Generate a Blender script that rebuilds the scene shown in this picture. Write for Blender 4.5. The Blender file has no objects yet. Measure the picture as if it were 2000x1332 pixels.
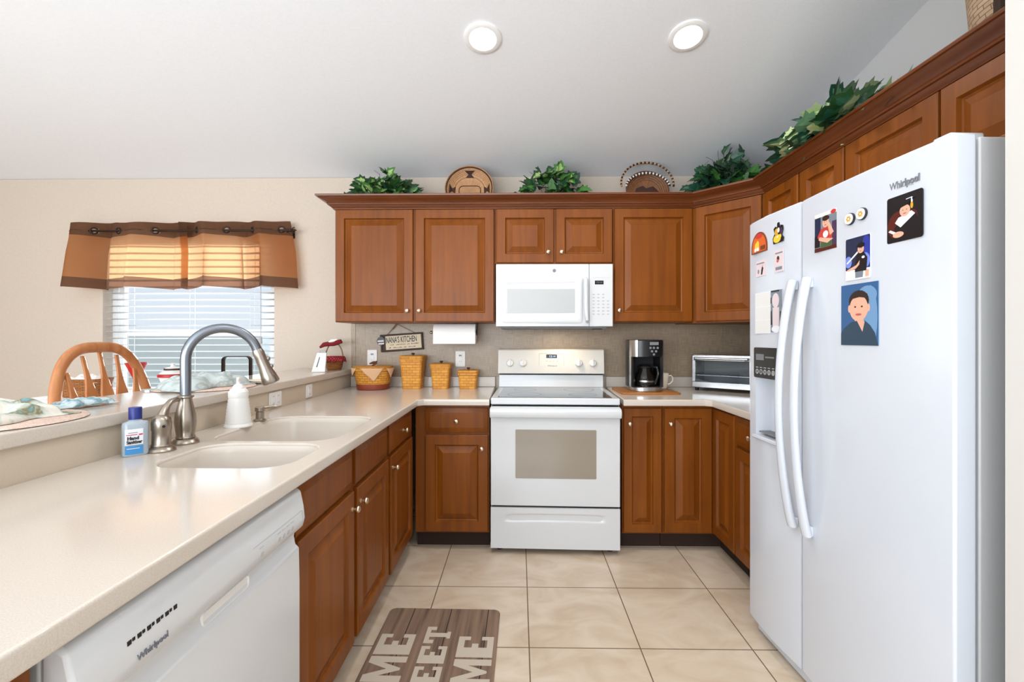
import bpy, math, random
from math import sin, cos, pi, radians as R
from mathutils import Matrix, Vector
random.seed(7)
C = bpy.context.scene.collection
SC = bpy.context.scene

# ------------------------------------------------------------------ camera, sky, sun, window and fill lights, exposure
H = 1.274
cam_d = bpy.data.cameras.new('camera'); cam = bpy.data.objects.new('camera', cam_d); C.objects.link(cam)
cam.location = (0, 0, H); cam.rotation_euler = (R(90), 0, math.atan(13.5 / 895.0))
cam_d.sensor_width = 36.0; cam_d.lens = 895.0 / 2000 * 36; cam_d.shift_y = -7.0 / 2000; cam_d.clip_start = 0.02
SC.camera = cam
SC.view_settings.view_transform = 'Standard'; SC.view_settings.look = 'None'
SC.view_settings.gamma = 1.0; SC.view_settings.use_curve_mapping = False
SC.view_settings.exposure = 0.30
W = bpy.data.worlds.new('sky'); SC.world = W; W.use_nodes = True
bg = W.node_tree.nodes['Background']; bg.inputs[0].default_value = (0.88, 0.93, 1.0, 1); bg.inputs[1].default_value = 0.78

def light(name, typ, loc, rot, energy, color=(1, 1, 1), size=1.0, size_y=None, **k):
    d = bpy.data.lights.new(name, typ); d.energy = energy; d.color = color
    if typ == 'AREA':
        d.shape = 'RECTANGLE'; d.size = size; d.size_y = size_y or size
    if typ == 'SUN': d.angle = size
    o = bpy.data.objects.new(name, d); C.objects.link(o); o.location = loc; o.rotation_euler = rot
    return o
sd = Vector((0.22, -1.0, -0.145))
light('sun', 'SUN', (-6, 12, 6), sd.to_track_quat('-Z', 'Y').to_euler(), 5.0, (1.0, 0.95, 0.88), R(0.5))
light('rear_window_fill', 'AREA', (-1.35, -3.30, 1.55), (R(118), 0, R(-6)), 175, (0.89, 0.945, 1.0), 3.6, 2.2)  # added area light at an unseen rear window, tilted up to fill the ceiling
light('left_door_fill', 'AREA', (-4.10, -1.75, 1.35), (R(122), 0, R(-62)), 100, (0.86, 0.93, 1.0), 2.4, 2.1)  # added too, at an unseen door; aimed upward to lift ceiling and right wall
light('daylight_dining_window', 'AREA', (-2.48, 3.56, 1.42), (R(-90), 0, 0), 9, (0.90, 0.95, 1.0), 1.25, 1.1)

# ------------------------------------------------------------------ materials
def lin(c):
    c /= 255.0
    return c / 12.92 if c <= 0.04045 else ((c + 0.055) / 1.055) ** 2.4
def S(r, g, b): return (lin(r), lin(g), lin(b), 1)
def mat(name, col, rough=0.5, metal=0.0, **k):
    m = bpy.data.materials.new(name); m.use_nodes = True
    p = m.node_tree.nodes['Principled BSDF']
    p.inputs['Base Color'].default_value = col; p.inputs['Roughness'].default_value = rough; p.inputs['Metallic'].default_value = metal
    for a, v in k.items():
        p.inputs[a.replace('_', ' ')].default_value = v
    return m
def N(m, t, **k):
    n = m.node_tree.nodes.new(t)
    for a, v in k.items():
        if a in n.inputs.keys(): n.inputs[a].default_value = v
        else: setattr(n, a, v)
    return n
def L(m, a, ao, b, bi): m.node_tree.links.new(a.outputs[ao], b.inputs[bi])
def P(m): return m.node_tree.nodes['Principled BSDF']
def ramp(m, stops):
    n = N(m, 'ShaderNodeValToRGB'); e = n.color_ramp.elements
    while len(e) < len(stops): e.new(0.5)
    for x, (pos, col) in zip(e, stops): x.position = pos; x.color = col
    return n
def noise_mix(m, c1, c2, scale, vec_scale=(1, 1, 1), bump=0.0, detail=4, lo=0.35, hi=0.65, coord='Object'):
    tc = N(m, 'ShaderNodeTexCoord'); mp = N(m, 'ShaderNodeMapping'); mp.inputs['Scale'].default_value = vec_scale
    L(m, tc, coord, mp, 0)
    nz = N(m, 'ShaderNodeTexNoise'); nz.inputs['Scale'].default_value = scale; nz.inputs['Detail'].default_value = detail
    L(m, mp, 0, nz, 'Vector')
    r = ramp(m, [(lo, c1), (hi, c2)]); L(m, nz, 0, r, 0); L(m, r, 0, P(m), 'Base Color')
    if bump:
        b = N(m, 'ShaderNodeBump'); b.inputs['Strength'].default_value = bump; b.inputs['Distance'].default_value = 0.002
        L(m, nz, 0, b, 'Height'); L(m, b, 0, P(m), 'Normal')
    return nz

def wood(name, c1, c2, rough=0.32, coat=0.25, grain=(26, 26, 1.6)):
    m = mat(name, c1, rough); P(m).inputs['Coat Weight'].default_value = coat; P(m).inputs['Coat Roughness'].default_value = 0.22
    tc = N(m, 'ShaderNodeTexCoord'); mp = N(m, 'ShaderNodeMapping'); mp.inputs['Scale'].default_value = grain
    oi = N(m, 'ShaderNodeObjectInfo'); L(m, tc, 'Object', mp, 0)
    ad = N(m, 'ShaderNodeVectorMath', operation='ADD'); L(m, mp, 0, ad, 0)
    cb = N(m, 'ShaderNodeCombineXYZ'); mu = N(m, 'ShaderNodeMath', operation='MULTIPLY'); mu.inputs[1].default_value = 37.0
    L(m, oi, 'Random', mu, 0); L(m, mu, 0, cb, 0); L(m, mu, 0, cb, 2); L(m, cb, 0, ad, 1)
    nz = N(m, 'ShaderNodeTexNoise'); nz.inputs['Scale'].default_value = 1.0; nz.inputs['Detail'].default_value = 6; nz.inputs['Distortion'].default_value = 0.6
    L(m, ad, 0, nz, 'Vector')
    r = ramp(m, [(0.30, c1), (0.70, c2)]); L(m, nz, 0, r, 0)
    n2 = N(m, 'ShaderNodeTexNoise'); n2.inputs['Scale'].default_value = 2.2; n2.inputs['Detail'].default_value = 2; L(m, tc, 'Object', n2, 'Vector')
    r2 = ramp(m, [(0.35, (0.90, 0.88, 0.86, 1)), (0.65, (1.07, 1.06, 1.04, 1))]); L(m, n2, 0, r2, 0)
    mx = N(m, 'ShaderNodeMixRGB', blend_type='MULTIPLY'); mx.inputs[0].default_value = 1.0
    L(m, r, 0, mx, 1); L(m, r2, 0, mx, 2); L(m, mx, 0, P(m), 'Base Color')
    return m
M = {}
M['cherry'] = wood('cherry_wood', (0.172, 0.045, 0.0034, 1), (0.240, 0.068, 0.0050, 1), .40, .06)
P(M['cherry']).inputs['Specular IOR Level'].default_value = 0.24
M['cherry_shaded'] = wood('cherry_wood_crown_shaded', (0.115, 0.029, 0.006, 1), (0.17, 0.046, 0.010, 1), .34, .12, (1.6, 1.6, 26))  # same cherry stain, darkened to carry the shade on the crown's downward faces
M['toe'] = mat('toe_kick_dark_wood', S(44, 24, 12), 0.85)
M['oak'] = wood('honey_oak', S(176, 106, 58), S(206, 140, 88), 0.4, 0.2)
M['board'] = wood('cutting_board_wood', S(152, 92, 34), S(184, 120, 52), 0.45, 0.1, (2, 30, 30))
M['counter'] = mat('solid_surface_cream', S(222, 211, 198), 0.13); P(M['counter']).inputs['Specular IOR Level'].default_value = 0.5
noise_mix(M['counter'], S(202, 191, 178), S(211, 201, 190), 420, detail=2)
M['splash'] = mat('solid_surface_splash', S(214, 200, 182), 0.3); noise_mix(M['splash'], S(200, 185, 164), S(208, 194, 174), 420, detail=2)
M['sink'] = mat('sink_solid_surface', S(208, 198, 186), 0.28)
M['wall'] = mat('wall_beige_paint', S(219, 208, 193), 0.85); noise_mix(M['wall'], S(203, 189, 174), S(207, 193, 178), 60, bump=0.012)
M['wall_light'] = mat('wall_light_paint', S(206, 203, 198), 0.85)
M['wall_right'] = mat('wall_pale_grey_paint', S(214, 214, 213), 0.85)
M['ceil'] = mat('ceiling_white_paint', S(236, 237, 238), 0.9); noise_mix(M['ceil'], S(238, 241, 245), S(241, 244, 248), 90, bump=0.015)
M['trim'] = mat('white_trim', S(240, 240, 238), 0.45)
M['white'] = mat('white_enamel', S(212, 214, 216), 0.22, Coat_Weight=0.3, Coat_Roughness=0.08)
M['fridge'] = mat('white_textured_steel', S(207, 212, 220), 0.20, Coat_Weight=0.35, Coat_Roughness=0.12)
M['fridge_side'] = mat('fridge_cabinet_grey', S(196, 197, 198), 0.4)
M['plastic'] = mat('white_plastic', S(236, 234, 230), 0.35)
M['cream_plastic'] = mat('cream_plastic', S(222, 217, 208), 0.4)
M['grey'] = mat('grey_gasket', S(120, 122, 124), 0.6)
M['lgrey'] = mat('pale_grey_print', S(176, 176, 178), 0.5)
M['mwglass'] = mat('microwave_screen_glass', S(182, 184, 184), 0.35)
M['ovenglass'] = mat('oven_window_glass', S(146, 136, 122), 0.10, Coat_Weight=0.4)
M['black'] = mat('black_plastic', S(22, 22, 24), 0.28)
M['matteblack'] = mat('matte_black', S(16, 15, 15), 0.6)
M['gap'] = mat('dark_gap', S(20, 18, 17), 0.7)
M['ceramic_glass'] = mat('black_ceramic_glass', (0.012, 0.012, 0.013, 1), 0.07, Coat_Weight=0.6, Coat_Roughness=0.03)
M['nickel'] = mat('brushed_nickel', S(168, 158, 146), 0.30, 1.0)
M['steel'] = mat('stainless_steel', S(190, 190, 190), 0.26, 1.0)
M['chrome'] = mat('blue_grey_chrome', S(132, 138, 146), 0.34, 1.0)
M['knob'] = mat('satin_nickel_knob', S(214, 196, 172), 0.28, 1.0)
M['bronze'] = mat('dark_bronze', S(52, 38, 28), 0.45, 0.6)
M['ink'] = mat('dark_ink', S(40, 40, 46), 0.5)
M['greyink'] = mat('grey_ink', S(120, 122, 130), 0.5)
M['lamp'] = mat('lamp_lens', S(255, 255, 255), 0.4, Emission_Color=(1, 0.97, 0.92, 1), Emission_Strength=7.0)
M['display'] = mat('lit_display', S(20, 20, 26), 0.2)
M['digit'] = mat('display_digits', S(160, 190, 230), 0.4, Emission_Color=S(170, 200, 240), Emission_Strength=0.8)
M['paper'] = mat('white_paper', S(240, 238, 234), 0.8)
M['towel'] = mat('paper_towel', S(240, 238, 236), 0.95)
M['pinkcloth'] = mat('tan_liner_cloth', S(214, 172, 134), 0.95)
M['red'] = mat('red_lacquer', S(186, 30, 30), 0.4)
M['darkred'] = mat('dark_red_cloth', S(120, 18, 26), 0.9)
M['redrim'] = mat('red_brown_band', S(134, 56, 24), 0.6)
M['gold'] = mat('gold_paint', S(226, 170, 70), 0.4, 0.5)
M['knobwood'] = mat('dark_wood_knob', S(92, 52, 20), 0.5)
M['navy'] = mat('navy_cap', S(30, 42, 120), 0.4)
M['bluelabel'] = mat('blue_label', S(62, 140, 200), 0.5)
M['redlabel'] = mat('red_label', S(200, 50, 70), 0.5)
M['gel'] = mat('clear_gel_bottle', S(196, 210, 220), 0.12); P(M['gel']).inputs['Transmission Weight'].default_value = 0.35
M['brown'] = mat('brown_sign_frame', S(58, 36, 22), 0.6)
M['signface'] = mat('sign_cream_face', S(222, 206, 178), 0.7)
M['cord'] = mat('jute_cord', S(140, 112, 86), 0.9)
M['carafe'] = mat('carafe_glass', S(40, 34, 30), 0.04); P(M['carafe']).inputs['Transmission Weight'].default_value = 0.55
M['ovenint'] = mat('toaster_glass', S(96, 102, 104), 0.06)
M['mug'] = mat('ivory_mug', S(232, 220, 200), 0.25)
M['tablecloth'] = mat('white_tablecloth', S(240, 240, 242), 0.9)
M['exterior'] = mat('exterior_pale_stucco', S(226, 230, 238), 0.9)
M['lawn'] = mat('exterior_lawn', S(150, 170, 120), 0.95)
M['leaf1'] = mat('leaf_dark_green', S(30, 68, 32), 0.45); M['leaf2'] = mat('leaf_green', S(66, 118, 50), 0.45)
M['leaf3'] = mat('leaf_pale_vein', S(158, 190, 112), 0.5); M['leaf4'] = mat('leaf_blue_green', S(30, 74, 54), 0.45)
M['leaf5'] = mat('leaf_grey_green', S(96, 132, 96), 0.5); M['leaf6'] = mat('leaf_cream_edge', S(176, 190, 142), 0.5)
M['stem'] = mat('ivy_stem', S(66, 60, 36), 0.7)
M['basketpot'] = mat('dark_wicker_pot', S(56, 38, 22), 0.8)
for nm, c in dict(p_black=(18, 16, 20), p_maroon=(84, 26, 14), p_skin=(226, 172, 146), p_hair=(44, 30, 24), p_white=(232, 234, 240), p_blue=(48, 92, 140),
                  p_sky=(110, 150, 190), p_navy=(28, 40, 70), p_shirt=(44, 66, 84), p_red=(196, 60, 52), p_royal=(40, 56, 150), p_violet=(120, 140, 220), p_gold=(214, 160, 50),
                  p_grey=(120, 130, 140), p_pink=(222, 204, 206), p_orange=(214, 100, 44), p_yellow=(240, 200, 60), p_cream=(226, 224, 220), p_green=(70, 92, 60),
                  p_purple=(70, 50, 80), p_lip=(190, 90, 84), p_brown=(120, 60, 30)).items():
    M[nm] = mat('print_' + nm[2:], S(*c), 0.35)

def tile_floor():
    m = mat('floor_tile_travertine', S(208, 190, 166), 0.30)
    tc = N(m, 'ShaderNodeTexCoord'); mp = N(m, 'ShaderNodeMapping'); mp.inputs['Location'].default_value = (-0.042, -1.883, 0)
    L(m, tc, 'Object', mp, 0)
    b = N(m, 'ShaderNodeTexBrick'); b.offset = 0.0; b.squash = 1.0
    for k, v in (('Scale', 1.0), ('Mortar Size', 0.0026), ('Mortar Smooth', 0.1), ('Bias', 0.0), ('Brick Width', 0.4555), ('Row Height', 0.4555)): b.inputs[k].default_value = v
    b.inputs['Color1'].default_value = (0.97, 0.97, 0.97, 1); b.inputs['Color2'].default_value = (1.03, 1.03, 1.03, 1); b.inputs['Mortar'].default_value = (1, 1, 1, 1)
    L(m, mp, 0, b, 'Vector')
    nz = N(m, 'ShaderNodeTexNoise'); nz.inputs['Scale'].default_value = 3.5; nz.inputs['Detail'].default_value = 8; nz.inputs['Distortion'].default_value = 1.6
    mp2 = N(m, 'ShaderNodeMapping'); mp2.inputs['Scale'].default_value = (1.0, 1.6, 1); mp2.inputs['Rotation'].default_value = (0, 0, 0.5)
    L(m, tc, 'Object', mp2, 0); L(m, mp2, 0, nz, 'Vector')
    r = ramp(m, [(0.30, S(198, 176, 150)), (0.52, S(212, 194, 171)), (0.72, S(219, 204, 184))]); L(m, nz, 0, r, 0)
    mu = N(m, 'ShaderNodeMixRGB', blend_type='MULTIPLY'); mu.inputs[0].default_value = 1; L(m, r, 0, mu, 1); L(m, b, 'Color', mu, 2)
    mx = N(m, 'ShaderNodeMixRGB'); L(m, b, 'Fac', mx, 0); L(m, mu, 0, mx, 1); mx.inputs[2].default_value = S(112, 90, 70); L(m, mx, 0, P(m), 'Base Color')
    rr = N(m, 'ShaderNodeMath', operation='MULTIPLY_ADD'); rr.inputs[1].default_value = 0.5; rr.inputs[2].default_value = 0.30; L(m, b, 'Fac', rr, 0); L(m, rr, 0, P(m), 'Roughness')
    bp = N(m, 'ShaderNodeBump', invert=True); bp.inputs['Strength'].default_value = 0.4; bp.inputs['Distance'].default_value = 0.002; L(m, b, 'Fac', bp, 'Height'); L(m, bp, 0, P(m), 'Normal')
    return m
M['floor'] = tile_floor()
def splash_tile():
    m = mat('backsplash_linen_tile', S(186, 170, 150), 0.35)
    tc = N(m, 'ShaderNodeTexCoord'); sp = N(m, 'ShaderNodeSeparateXYZ'); L(m, tc, 'Object', sp, 0)
    xy = N(m, 'ShaderNodeMath', operation='ADD'); L(m, sp, 0, xy, 0); L(m, sp, 1, xy, 1)
    cb = N(m, 'ShaderNodeCombineXYZ'); L(m, xy, 0, cb, 0); L(m, sp, 2, cb, 1)
    mp = N(m, 'ShaderNodeMapping'); mp.inputs['Location'].default_value = (0.06, 0.02, 0); L(m, cb, 0, mp, 0)
    b = N(m, 'ShaderNodeTexBrick'); b.offset = 0.0
    for k, v in (('Scale', 1.0), ('Mortar Size', 0.0012), ('Mortar Smooth', 0.2), ('Brick Width', 0.33), ('Row Height', 0.33)): b.inputs[k].default_value = v
    b.inputs['Color1'].default_value = (0.98, 0.98, 0.98, 1); b.inputs['Color2'].default_value = (1.02, 1.02, 1.02, 1); b.inputs['Mortar'].default_value = (0.80, 0.78, 0.76, 1); L(m, mp, 0, b, 'Vector')
    outs = []
    for sc in ((14, 420, 1), (420, 14, 1)):
        ms = N(m, 'ShaderNodeMapping'); ms.inputs['Scale'].default_value = sc; L(m, cb, 0, ms, 0)
        nz = N(m, 'ShaderNodeTexNoise'); nz.inputs['Scale'].default_value = 1.0; nz.inputs['Detail'].default_value = 3; L(m, ms, 0, nz, 'Vector'); outs.append(nz)
    ad = N(m, 'ShaderNodeMath', operation='ADD'); L(m, outs[0], 0, ad, 0); L(m, outs[1], 0, ad, 1)
    hf = N(m, 'ShaderNodeMath', operation='MULTIPLY'); hf.inputs[1].default_value = 0.5; L(m, ad, 0, hf, 0)
    r = ramp(m, [(0.36, S(138, 119, 98)), (0.64, S(178, 160, 138))]); L(m, hf, 0, r, 0)
    mu = N(m, 'ShaderNodeMixRGB', blend_type='MULTIPLY'); mu.inputs[0].default_value = 1; L(m, r, 0, mu, 1); L(m, b, 'Color', mu, 2); L(m, mu, 0, P(m), 'Base Color')
    bp = N(m, 'ShaderNodeBump'); bp.inputs['Strength'].default_value = 0.25; bp.inputs['Distance'].default_value = 0.001; L(m, hf, 0, bp, 'Height'); L(m, bp, 0, P(m), 'Normal')
    return m
M['tile'] = splash_tile()
def weave(name, c1, c2, cm, radius, bw=0.026, rh=0.012):
    m = mat(name, c1, 0.55)
    tc = N(m, 'ShaderNodeTexCoord'); sp = N(m, 'ShaderNodeSeparateXYZ'); L(m, tc, 'Object', sp, 0)
    at = N(m, 'ShaderNodeMath', operation='ARCTAN2'); L(m, sp, 1, at, 0); L(m, sp, 0, at, 1)
    mu = N(m, 'ShaderNodeMath', operation='MULTIPLY'); mu.inputs[1].default_value = radius; L(m, at, 0, mu, 0)
    cb = N(m, 'ShaderNodeCombineXYZ'); L(m, mu, 0, cb, 0); L(m, sp, 2, cb, 1)
    b = N(m, 'ShaderNodeTexBrick'); b.offset = 0.5
    for k, v in (('Scale', 1.0), ('Mortar Size', 0.0012), ('Mortar Smooth', 0.6), ('Brick Width', bw), ('Row Height', rh)): b.inputs[k].default_value = v
    b.inputs['Color1'].default_value = c1; b.inputs['Color2'].default_value = c2; b.inputs['Mortar'].default_value = cm; L(m, cb, 0, b, 'Vector'); L(m, b, 'Color', P(m), 'Base Color')
    bp = N(m, 'ShaderNodeBump', invert=True); bp.inputs['Strength'].default_value = 0.8; bp.inputs['Distance'].default_value = 0.003; L(m, b, 'Fac', bp, 'Height'); L(m, bp, 0, P(m), 'Normal')
    return m
M['weave'] = weave('honey_woven_splint', S(226, 160, 62), S(208, 140, 48), S(178, 110, 40), 0.075, 0.042, 0.019)
M['weave2'] = weave('honey_woven_oval', S(218, 152, 54), S(200, 132, 44), S(150, 90, 32), 0.11, 0.036, 0.016)
M['weave3'] = weave('amber_woven', S(176, 112, 50), S(150, 90, 40), S(96, 56, 24), 0.06, 0.02, 0.008)
M['coil'] = weave('coiled_straw', S(206, 158, 112), S(190, 142, 98), S(150, 106, 66), 0.12, 0.012, 0.007)
M['coilbrown'] = weave('coiled_brown', S(142, 92, 52), S(122, 76, 42), S(84, 50, 28), 0.12, 0.012, 0.007)
M['wicker'] = weave('rough_wicker', S(196, 168, 136), S(178, 148, 116), S(120, 92, 62), 0.14, 0.035, 0.014)
M['burnt'] = mat('dark_basket_figure', S(58, 32, 22), 0.8)
def gingham():
    m = mat('red_gingham', S(150, 20, 30), 0.95)
    tc = N(m, 'ShaderNodeTexCoord'); ck = N(m, 'ShaderNodeTexChecker'); ck.inputs['Scale'].default_value = 90
    ck.inputs['Color1'].default_value = S(120, 16, 26); ck.inputs['Color2'].default_value = S(176, 62, 66); L(m, tc, 'Object', ck, 'Vector'); L(m, ck, 'Color', P(m), 'Base Color')
    return m
M['gingham'] = gingham()
def cloth_print(name, stops, scale):
    m = mat(name, stops[0][1], 0.95)
    tc = N(m, 'ShaderNodeTexCoord'); nz = N(m, 'ShaderNodeTexNoise'); nz.inputs['Scale'].default_value = scale; nz.inputs['Detail'].default_value = 3; nz.inputs['Distortion'].default_value = 1.2
    L(m, tc, 'Object', nz, 'Vector'); r = ramp(m, stops); L(m, nz, 0, r, 0); L(m, r, 0, P(m), 'Base Color')
    return m
M['napkin'] = cloth_print('floral_napkin', [(0.0, S(206, 212, 206)), (0.42, S(232, 228, 216)), (0.52, S(196, 206, 196)), (0.60, S(136, 128, 92)), (0.66, S(120, 168, 176)), (0.75, S(228, 222, 212))], 11)
M['napkin2'] = cloth_print('grey_green_napkin', [(0.0, S(150, 160, 160)), (0.45, S(196, 204, 202)), (0.55, S(158, 170, 168)), (0.66, S(206, 210, 204)), (0.72, S(180, 176, 110)), (0.8, S(188, 196, 194))], 9)
M['napkin3'] = cloth_print('teal_napkin', [(0.0, S(96, 150, 168)), (0.45, S(206, 220, 222)), (0.55, S(110, 150, 160)), (0.7, S(226, 200, 196))], 14)
M['placemat'] = cloth_print('pink_tan_placemat', [(0.0, S(196, 160, 146)), (0.45, S(226, 204, 188)), (0.55, S(206, 172, 156)), (0.7, S(232, 216, 202))], 60)
def mat_wood():
    m = mat('mat_printed_planks', S(112, 88, 70), 0.75)
    tc = N(m, 'ShaderNodeTexCoord'); mp = N(m, 'ShaderNodeMapping'); mp.inputs['Scale'].default_value = (34, 1.6, 1); L(m, tc, 'Object', mp, 0)
    nz = N(m, 'ShaderNodeTexNoise'); nz.inputs['Scale'].default_value = 1.0; nz.inputs['Detail'].default_value = 6; L(m, mp, 0, nz, 'Vector')
    r = ramp(m, [(0.30, S(70, 54, 46)), (0.48, S(124, 100, 82)), (0.72, S(146, 120, 100))]); L(m, nz, 0, r, 0)
    sp = N(m, 'ShaderNodeSeparateXYZ'); L(m, tc, 'Object', sp, 0)
    a = N(m, 'ShaderNodeMath', operation='PINGPONG'); a.inputs[1].default_value = 0.0855
    sh = N(m, 'ShaderNodeMath', operation='ADD'); sh.inputs[1].default_value = 1.0 - 0.004; L(m, sp, 0, sh, 0); L(m, sh, 0, a, 0)
    lt = N(m, 'ShaderNodeMath', operation='LESS_THAN'); lt.inputs[1].default_value = 0.0022; L(m, a, 0, lt, 0)
    mx = N(m, 'ShaderNodeMixRGB'); L(m, lt, 0, mx, 0); L(m, r, 0, mx, 1); mx.inputs[2].default_value = S(36, 26, 22); L(m, mx, 0, P(m), 'Base Color')
    return m
M['matwood'] = mat_wood()
M['matletter'] = mat('mat_letter_beige', S(196, 184, 166), 0.8)
def sheer(name, col, tint, trans, sheer_f):
    m = bpy.data.materials.new(name); m.use_nodes = True; nt = m.node_tree; nt.nodes.clear()
    out = N(m, 'ShaderNodeOutputMaterial'); d = N(m, 'ShaderNodeBsdfDiffuse'); d.inputs[0].default_value = col
    t = N(m, 'ShaderNodeBsdfTranslucent'); t.inputs[0].default_value = tint; tr = N(m, 'ShaderNodeBsdfTransparent'); tr.inputs[0].default_value = tint
    a = N(m, 'ShaderNodeMixShader'); a.inputs[0].default_value = trans; b = N(m, 'ShaderNodeMixShader'); b.inputs[0].default_value = sheer_f
    L(m, d, 0, a, 1); L(m, t, 0, a, 2); L(m, a, 0, b, 1); L(m, tr, 0, b, 2); L(m, b, 0, out, 0)
    return m
M['valance'] = sheer('valance_rust_sheer', S(104, 50, 27), (1.0, 0.58, 0.30, 1), 0.52, 0.08)
M['valband'] = sheer('valance_brown_band', S(78, 58, 44), (0.55, 0.28, 0.18, 1), 0.26, 0.06)
M['slat'] = sheer('blind_slat_white', S(232, 234, 238), (0.80, 0.84, 0.90, 1), 0.12, 0.0)
def pane():
    m = bpy.data.materials.new('window_glass'); m.use_nodes = True; nt = m.node_tree; nt.nodes.clear()
    out = N(m, 'ShaderNodeOutputMaterial'); g = N(m, 'ShaderNodeBsdfGlossy'); g.inputs['Roughness'].default_value = 0.02
    t = N(m, 'ShaderNodeBsdfTransparent'); t.inputs[0].default_value = (0.95, 0.98, 1, 1); lw = N(m, 'ShaderNodeLayerWeight'); lw.inputs[0].default_value = 0.5; pw = N(m, 'ShaderNodeMath', operation='POWER'); pw.inputs[1].default_value = 4.0
    L(m, lw, 'Facing', pw, 0); f = N(m, 'ShaderNodeMath', operation='MULTIPLY_ADD'); f.inputs[1].default_value = 0.55; f.inputs[2].default_value = 0.035; L(m, pw, 0, f, 0)
    x = N(m, 'ShaderNodeMixShader'); L(m, f, 0, x, 0); L(m, t, 0, x, 1); L(m, g, 0, x, 2); L(m, x, 0, out, 0)
    return m
M['pane'] = pane()

# ------------------------------------------------------------------ mesh building helpers
class MB:
    def __init__(s, T=None): s.v = []; s.f = []; s.mi = []; s.T = T or Matrix.Identity(4); s.m = 0
    def add(s, vs, fs, m=None):
        o = len(s.v); s.v += [tuple(s.T @ Vector(p)) for p in vs]
        flip = s.T.to_3x3().determinant() < 0
        for f in fs:
            g = tuple(o + i for i in f); s.f.append(g[::-1] if flip else g); s.mi.append(s.m if m is None else m)
        return s
    def box(s, x0, x1, y0, y1, z0, z1, m=None):
        return s.add([(x0, y0, z0), (x1, y0, z0), (x1, y1, z0), (x0, y1, z0), (x0, y0, z1), (x1, y0, z1), (x1, y1, z1), (x0, y1, z1)],
                     [(0, 3, 2, 1), (4, 5, 6, 7), (0, 1, 5, 4), (1, 2, 6, 5), (2, 3, 7, 6), (3, 0, 4, 7)], m)
    def rings(s, rs, cap0=True, cap1=True, closed=False, m=None):
        n = len(rs[0]); vs = [p for r in rs for p in r]; fs = []
        for i in range(len(rs) - 1 + (1 if closed else 0)):
            a = i * n; b = ((i + 1) % len(rs)) * n
            for j in range(n): fs.append((a + j, a + (j + 1) % n, b + (j + 1) % n, b + j))
        if cap0 and not closed: fs.append(tuple(range(n - 1, -1, -1)))
        if cap1 and not closed: fs.append(tuple(range((len(rs) - 1) * n, len(rs) * n)))
        return s.add(vs, fs, m)
    def lathe(s, prof, c=(0, 0, 0), n=24, axis='z', sx=1.0, sy=1.0, m=None, closed=False):
        rs = []
        for r, z in prof:
            ring = []
            for j in range(n):
                a = 2 * pi * j / n; x, y = r * cos(a) * sx, r * sin(a) * sy
                if axis == 'z': p = (c[0] + x, c[1] + y, c[2] + z)
                elif axis == 'y': p = (c[0] + x, c[1] - z, c[2] + y)      # prof z runs towards -y
                else: p = (c[0] + z, c[1] + x, c[2] + y)
                ring.append(p)
            rs.append(ring)
        return s.rings(rs, m=m, closed=closed)
    def tube(s, pts, r, n=10, closed=False, flat=1.0, up=None, m=None, caps=True):
        pts = [Vector(p) for p in pts]; k = len(pts); rs = []
        rad = r if hasattr(r, '__len__') else [r] * k
        u = None
        for i, p in enumerate(pts):
            if closed: t = pts[(i + 1) % k] - pts[i - 1]
            else: t = pts[min(i + 1, k - 1)] - pts[max(i - 1, 0)]
            t.normalize()
            if up is not None: u = Vector(up)
            elif u is None: u = Vector((0, 0, 1)) if abs(t.z) < 0.9 else Vector((1, 0, 0))
            u = (u - t * u.dot(t)).normalized(); w = t.cross(u)
            rs.append([tuple(p + u * (rad[i] * cos(2 * pi * j / n)) + w * (rad[i] * flat * sin(2 * pi * j / n))) for j in range(n)])
        return s.rings(rs, closed=closed, cap0=caps, cap1=caps, m=m)
    def prism(s, poly, z0, z1, m=None):
        if sum(poly[i - 1][0] * poly[i][1] - poly[i][0] * poly[i - 1][1] for i in range(len(poly))) < 0: poly = poly[::-1]
        return s.rings([[(x, y, z0) for x, y in poly], [(x, y, z1) for x, y in poly]], m=m)
    def plate(s, poly, y0, y1, m=None):          # polygon in x,z, from y0 (front) to y1
        if sum(poly[i - 1][0] * poly[i][1] - poly[i][0] * poly[i - 1][1] for i in range(len(poly))) < 0: poly = poly[::-1]
        return s.rings([[(x, y1, z) for x, z in poly], [(x, y0, z) for x, z in poly]], m=m)
    def panel(s, x0, x1, z0, z1, prof, m=None):  # nested rectangles: prof = [(inset, y)]
        rs = [[(x0 + i, y, z0 + i), (x1 - i, y, z0 + i), (x1 - i, y, z1 - i), (x0 + i, y, z1 - i)] for i, y in prof]
        return s.rings(rs, m=m)
    def grid(s, fn, nu, nv, m=None, skip=None):
        vs = [fn(i / nu, j / nv) for j in range(nv + 1) for i in range(nu + 1)]
        fs = []
        for j in range(nv):
            for i in range(nu):
                if skip and skip((i + .5) / nu, (j + .5) / nv): continue
                a = j * (nu + 1) + i; fs.append((a, a + 1, a + nu + 2, a + nu + 1))
        return s.add(vs, fs, m)
    def sphere(s, c, r, n=16, sx=1, sy=1, sz=1, m=None):
        k = n // 2; prof = [(max(r * sin(pi * i / k), 1e-5), -r * cos(pi * i / k) * sz) for i in range(k + 1)]
        return s.lathe(prof, c, n, 'z', sx, sy, m)

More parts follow.
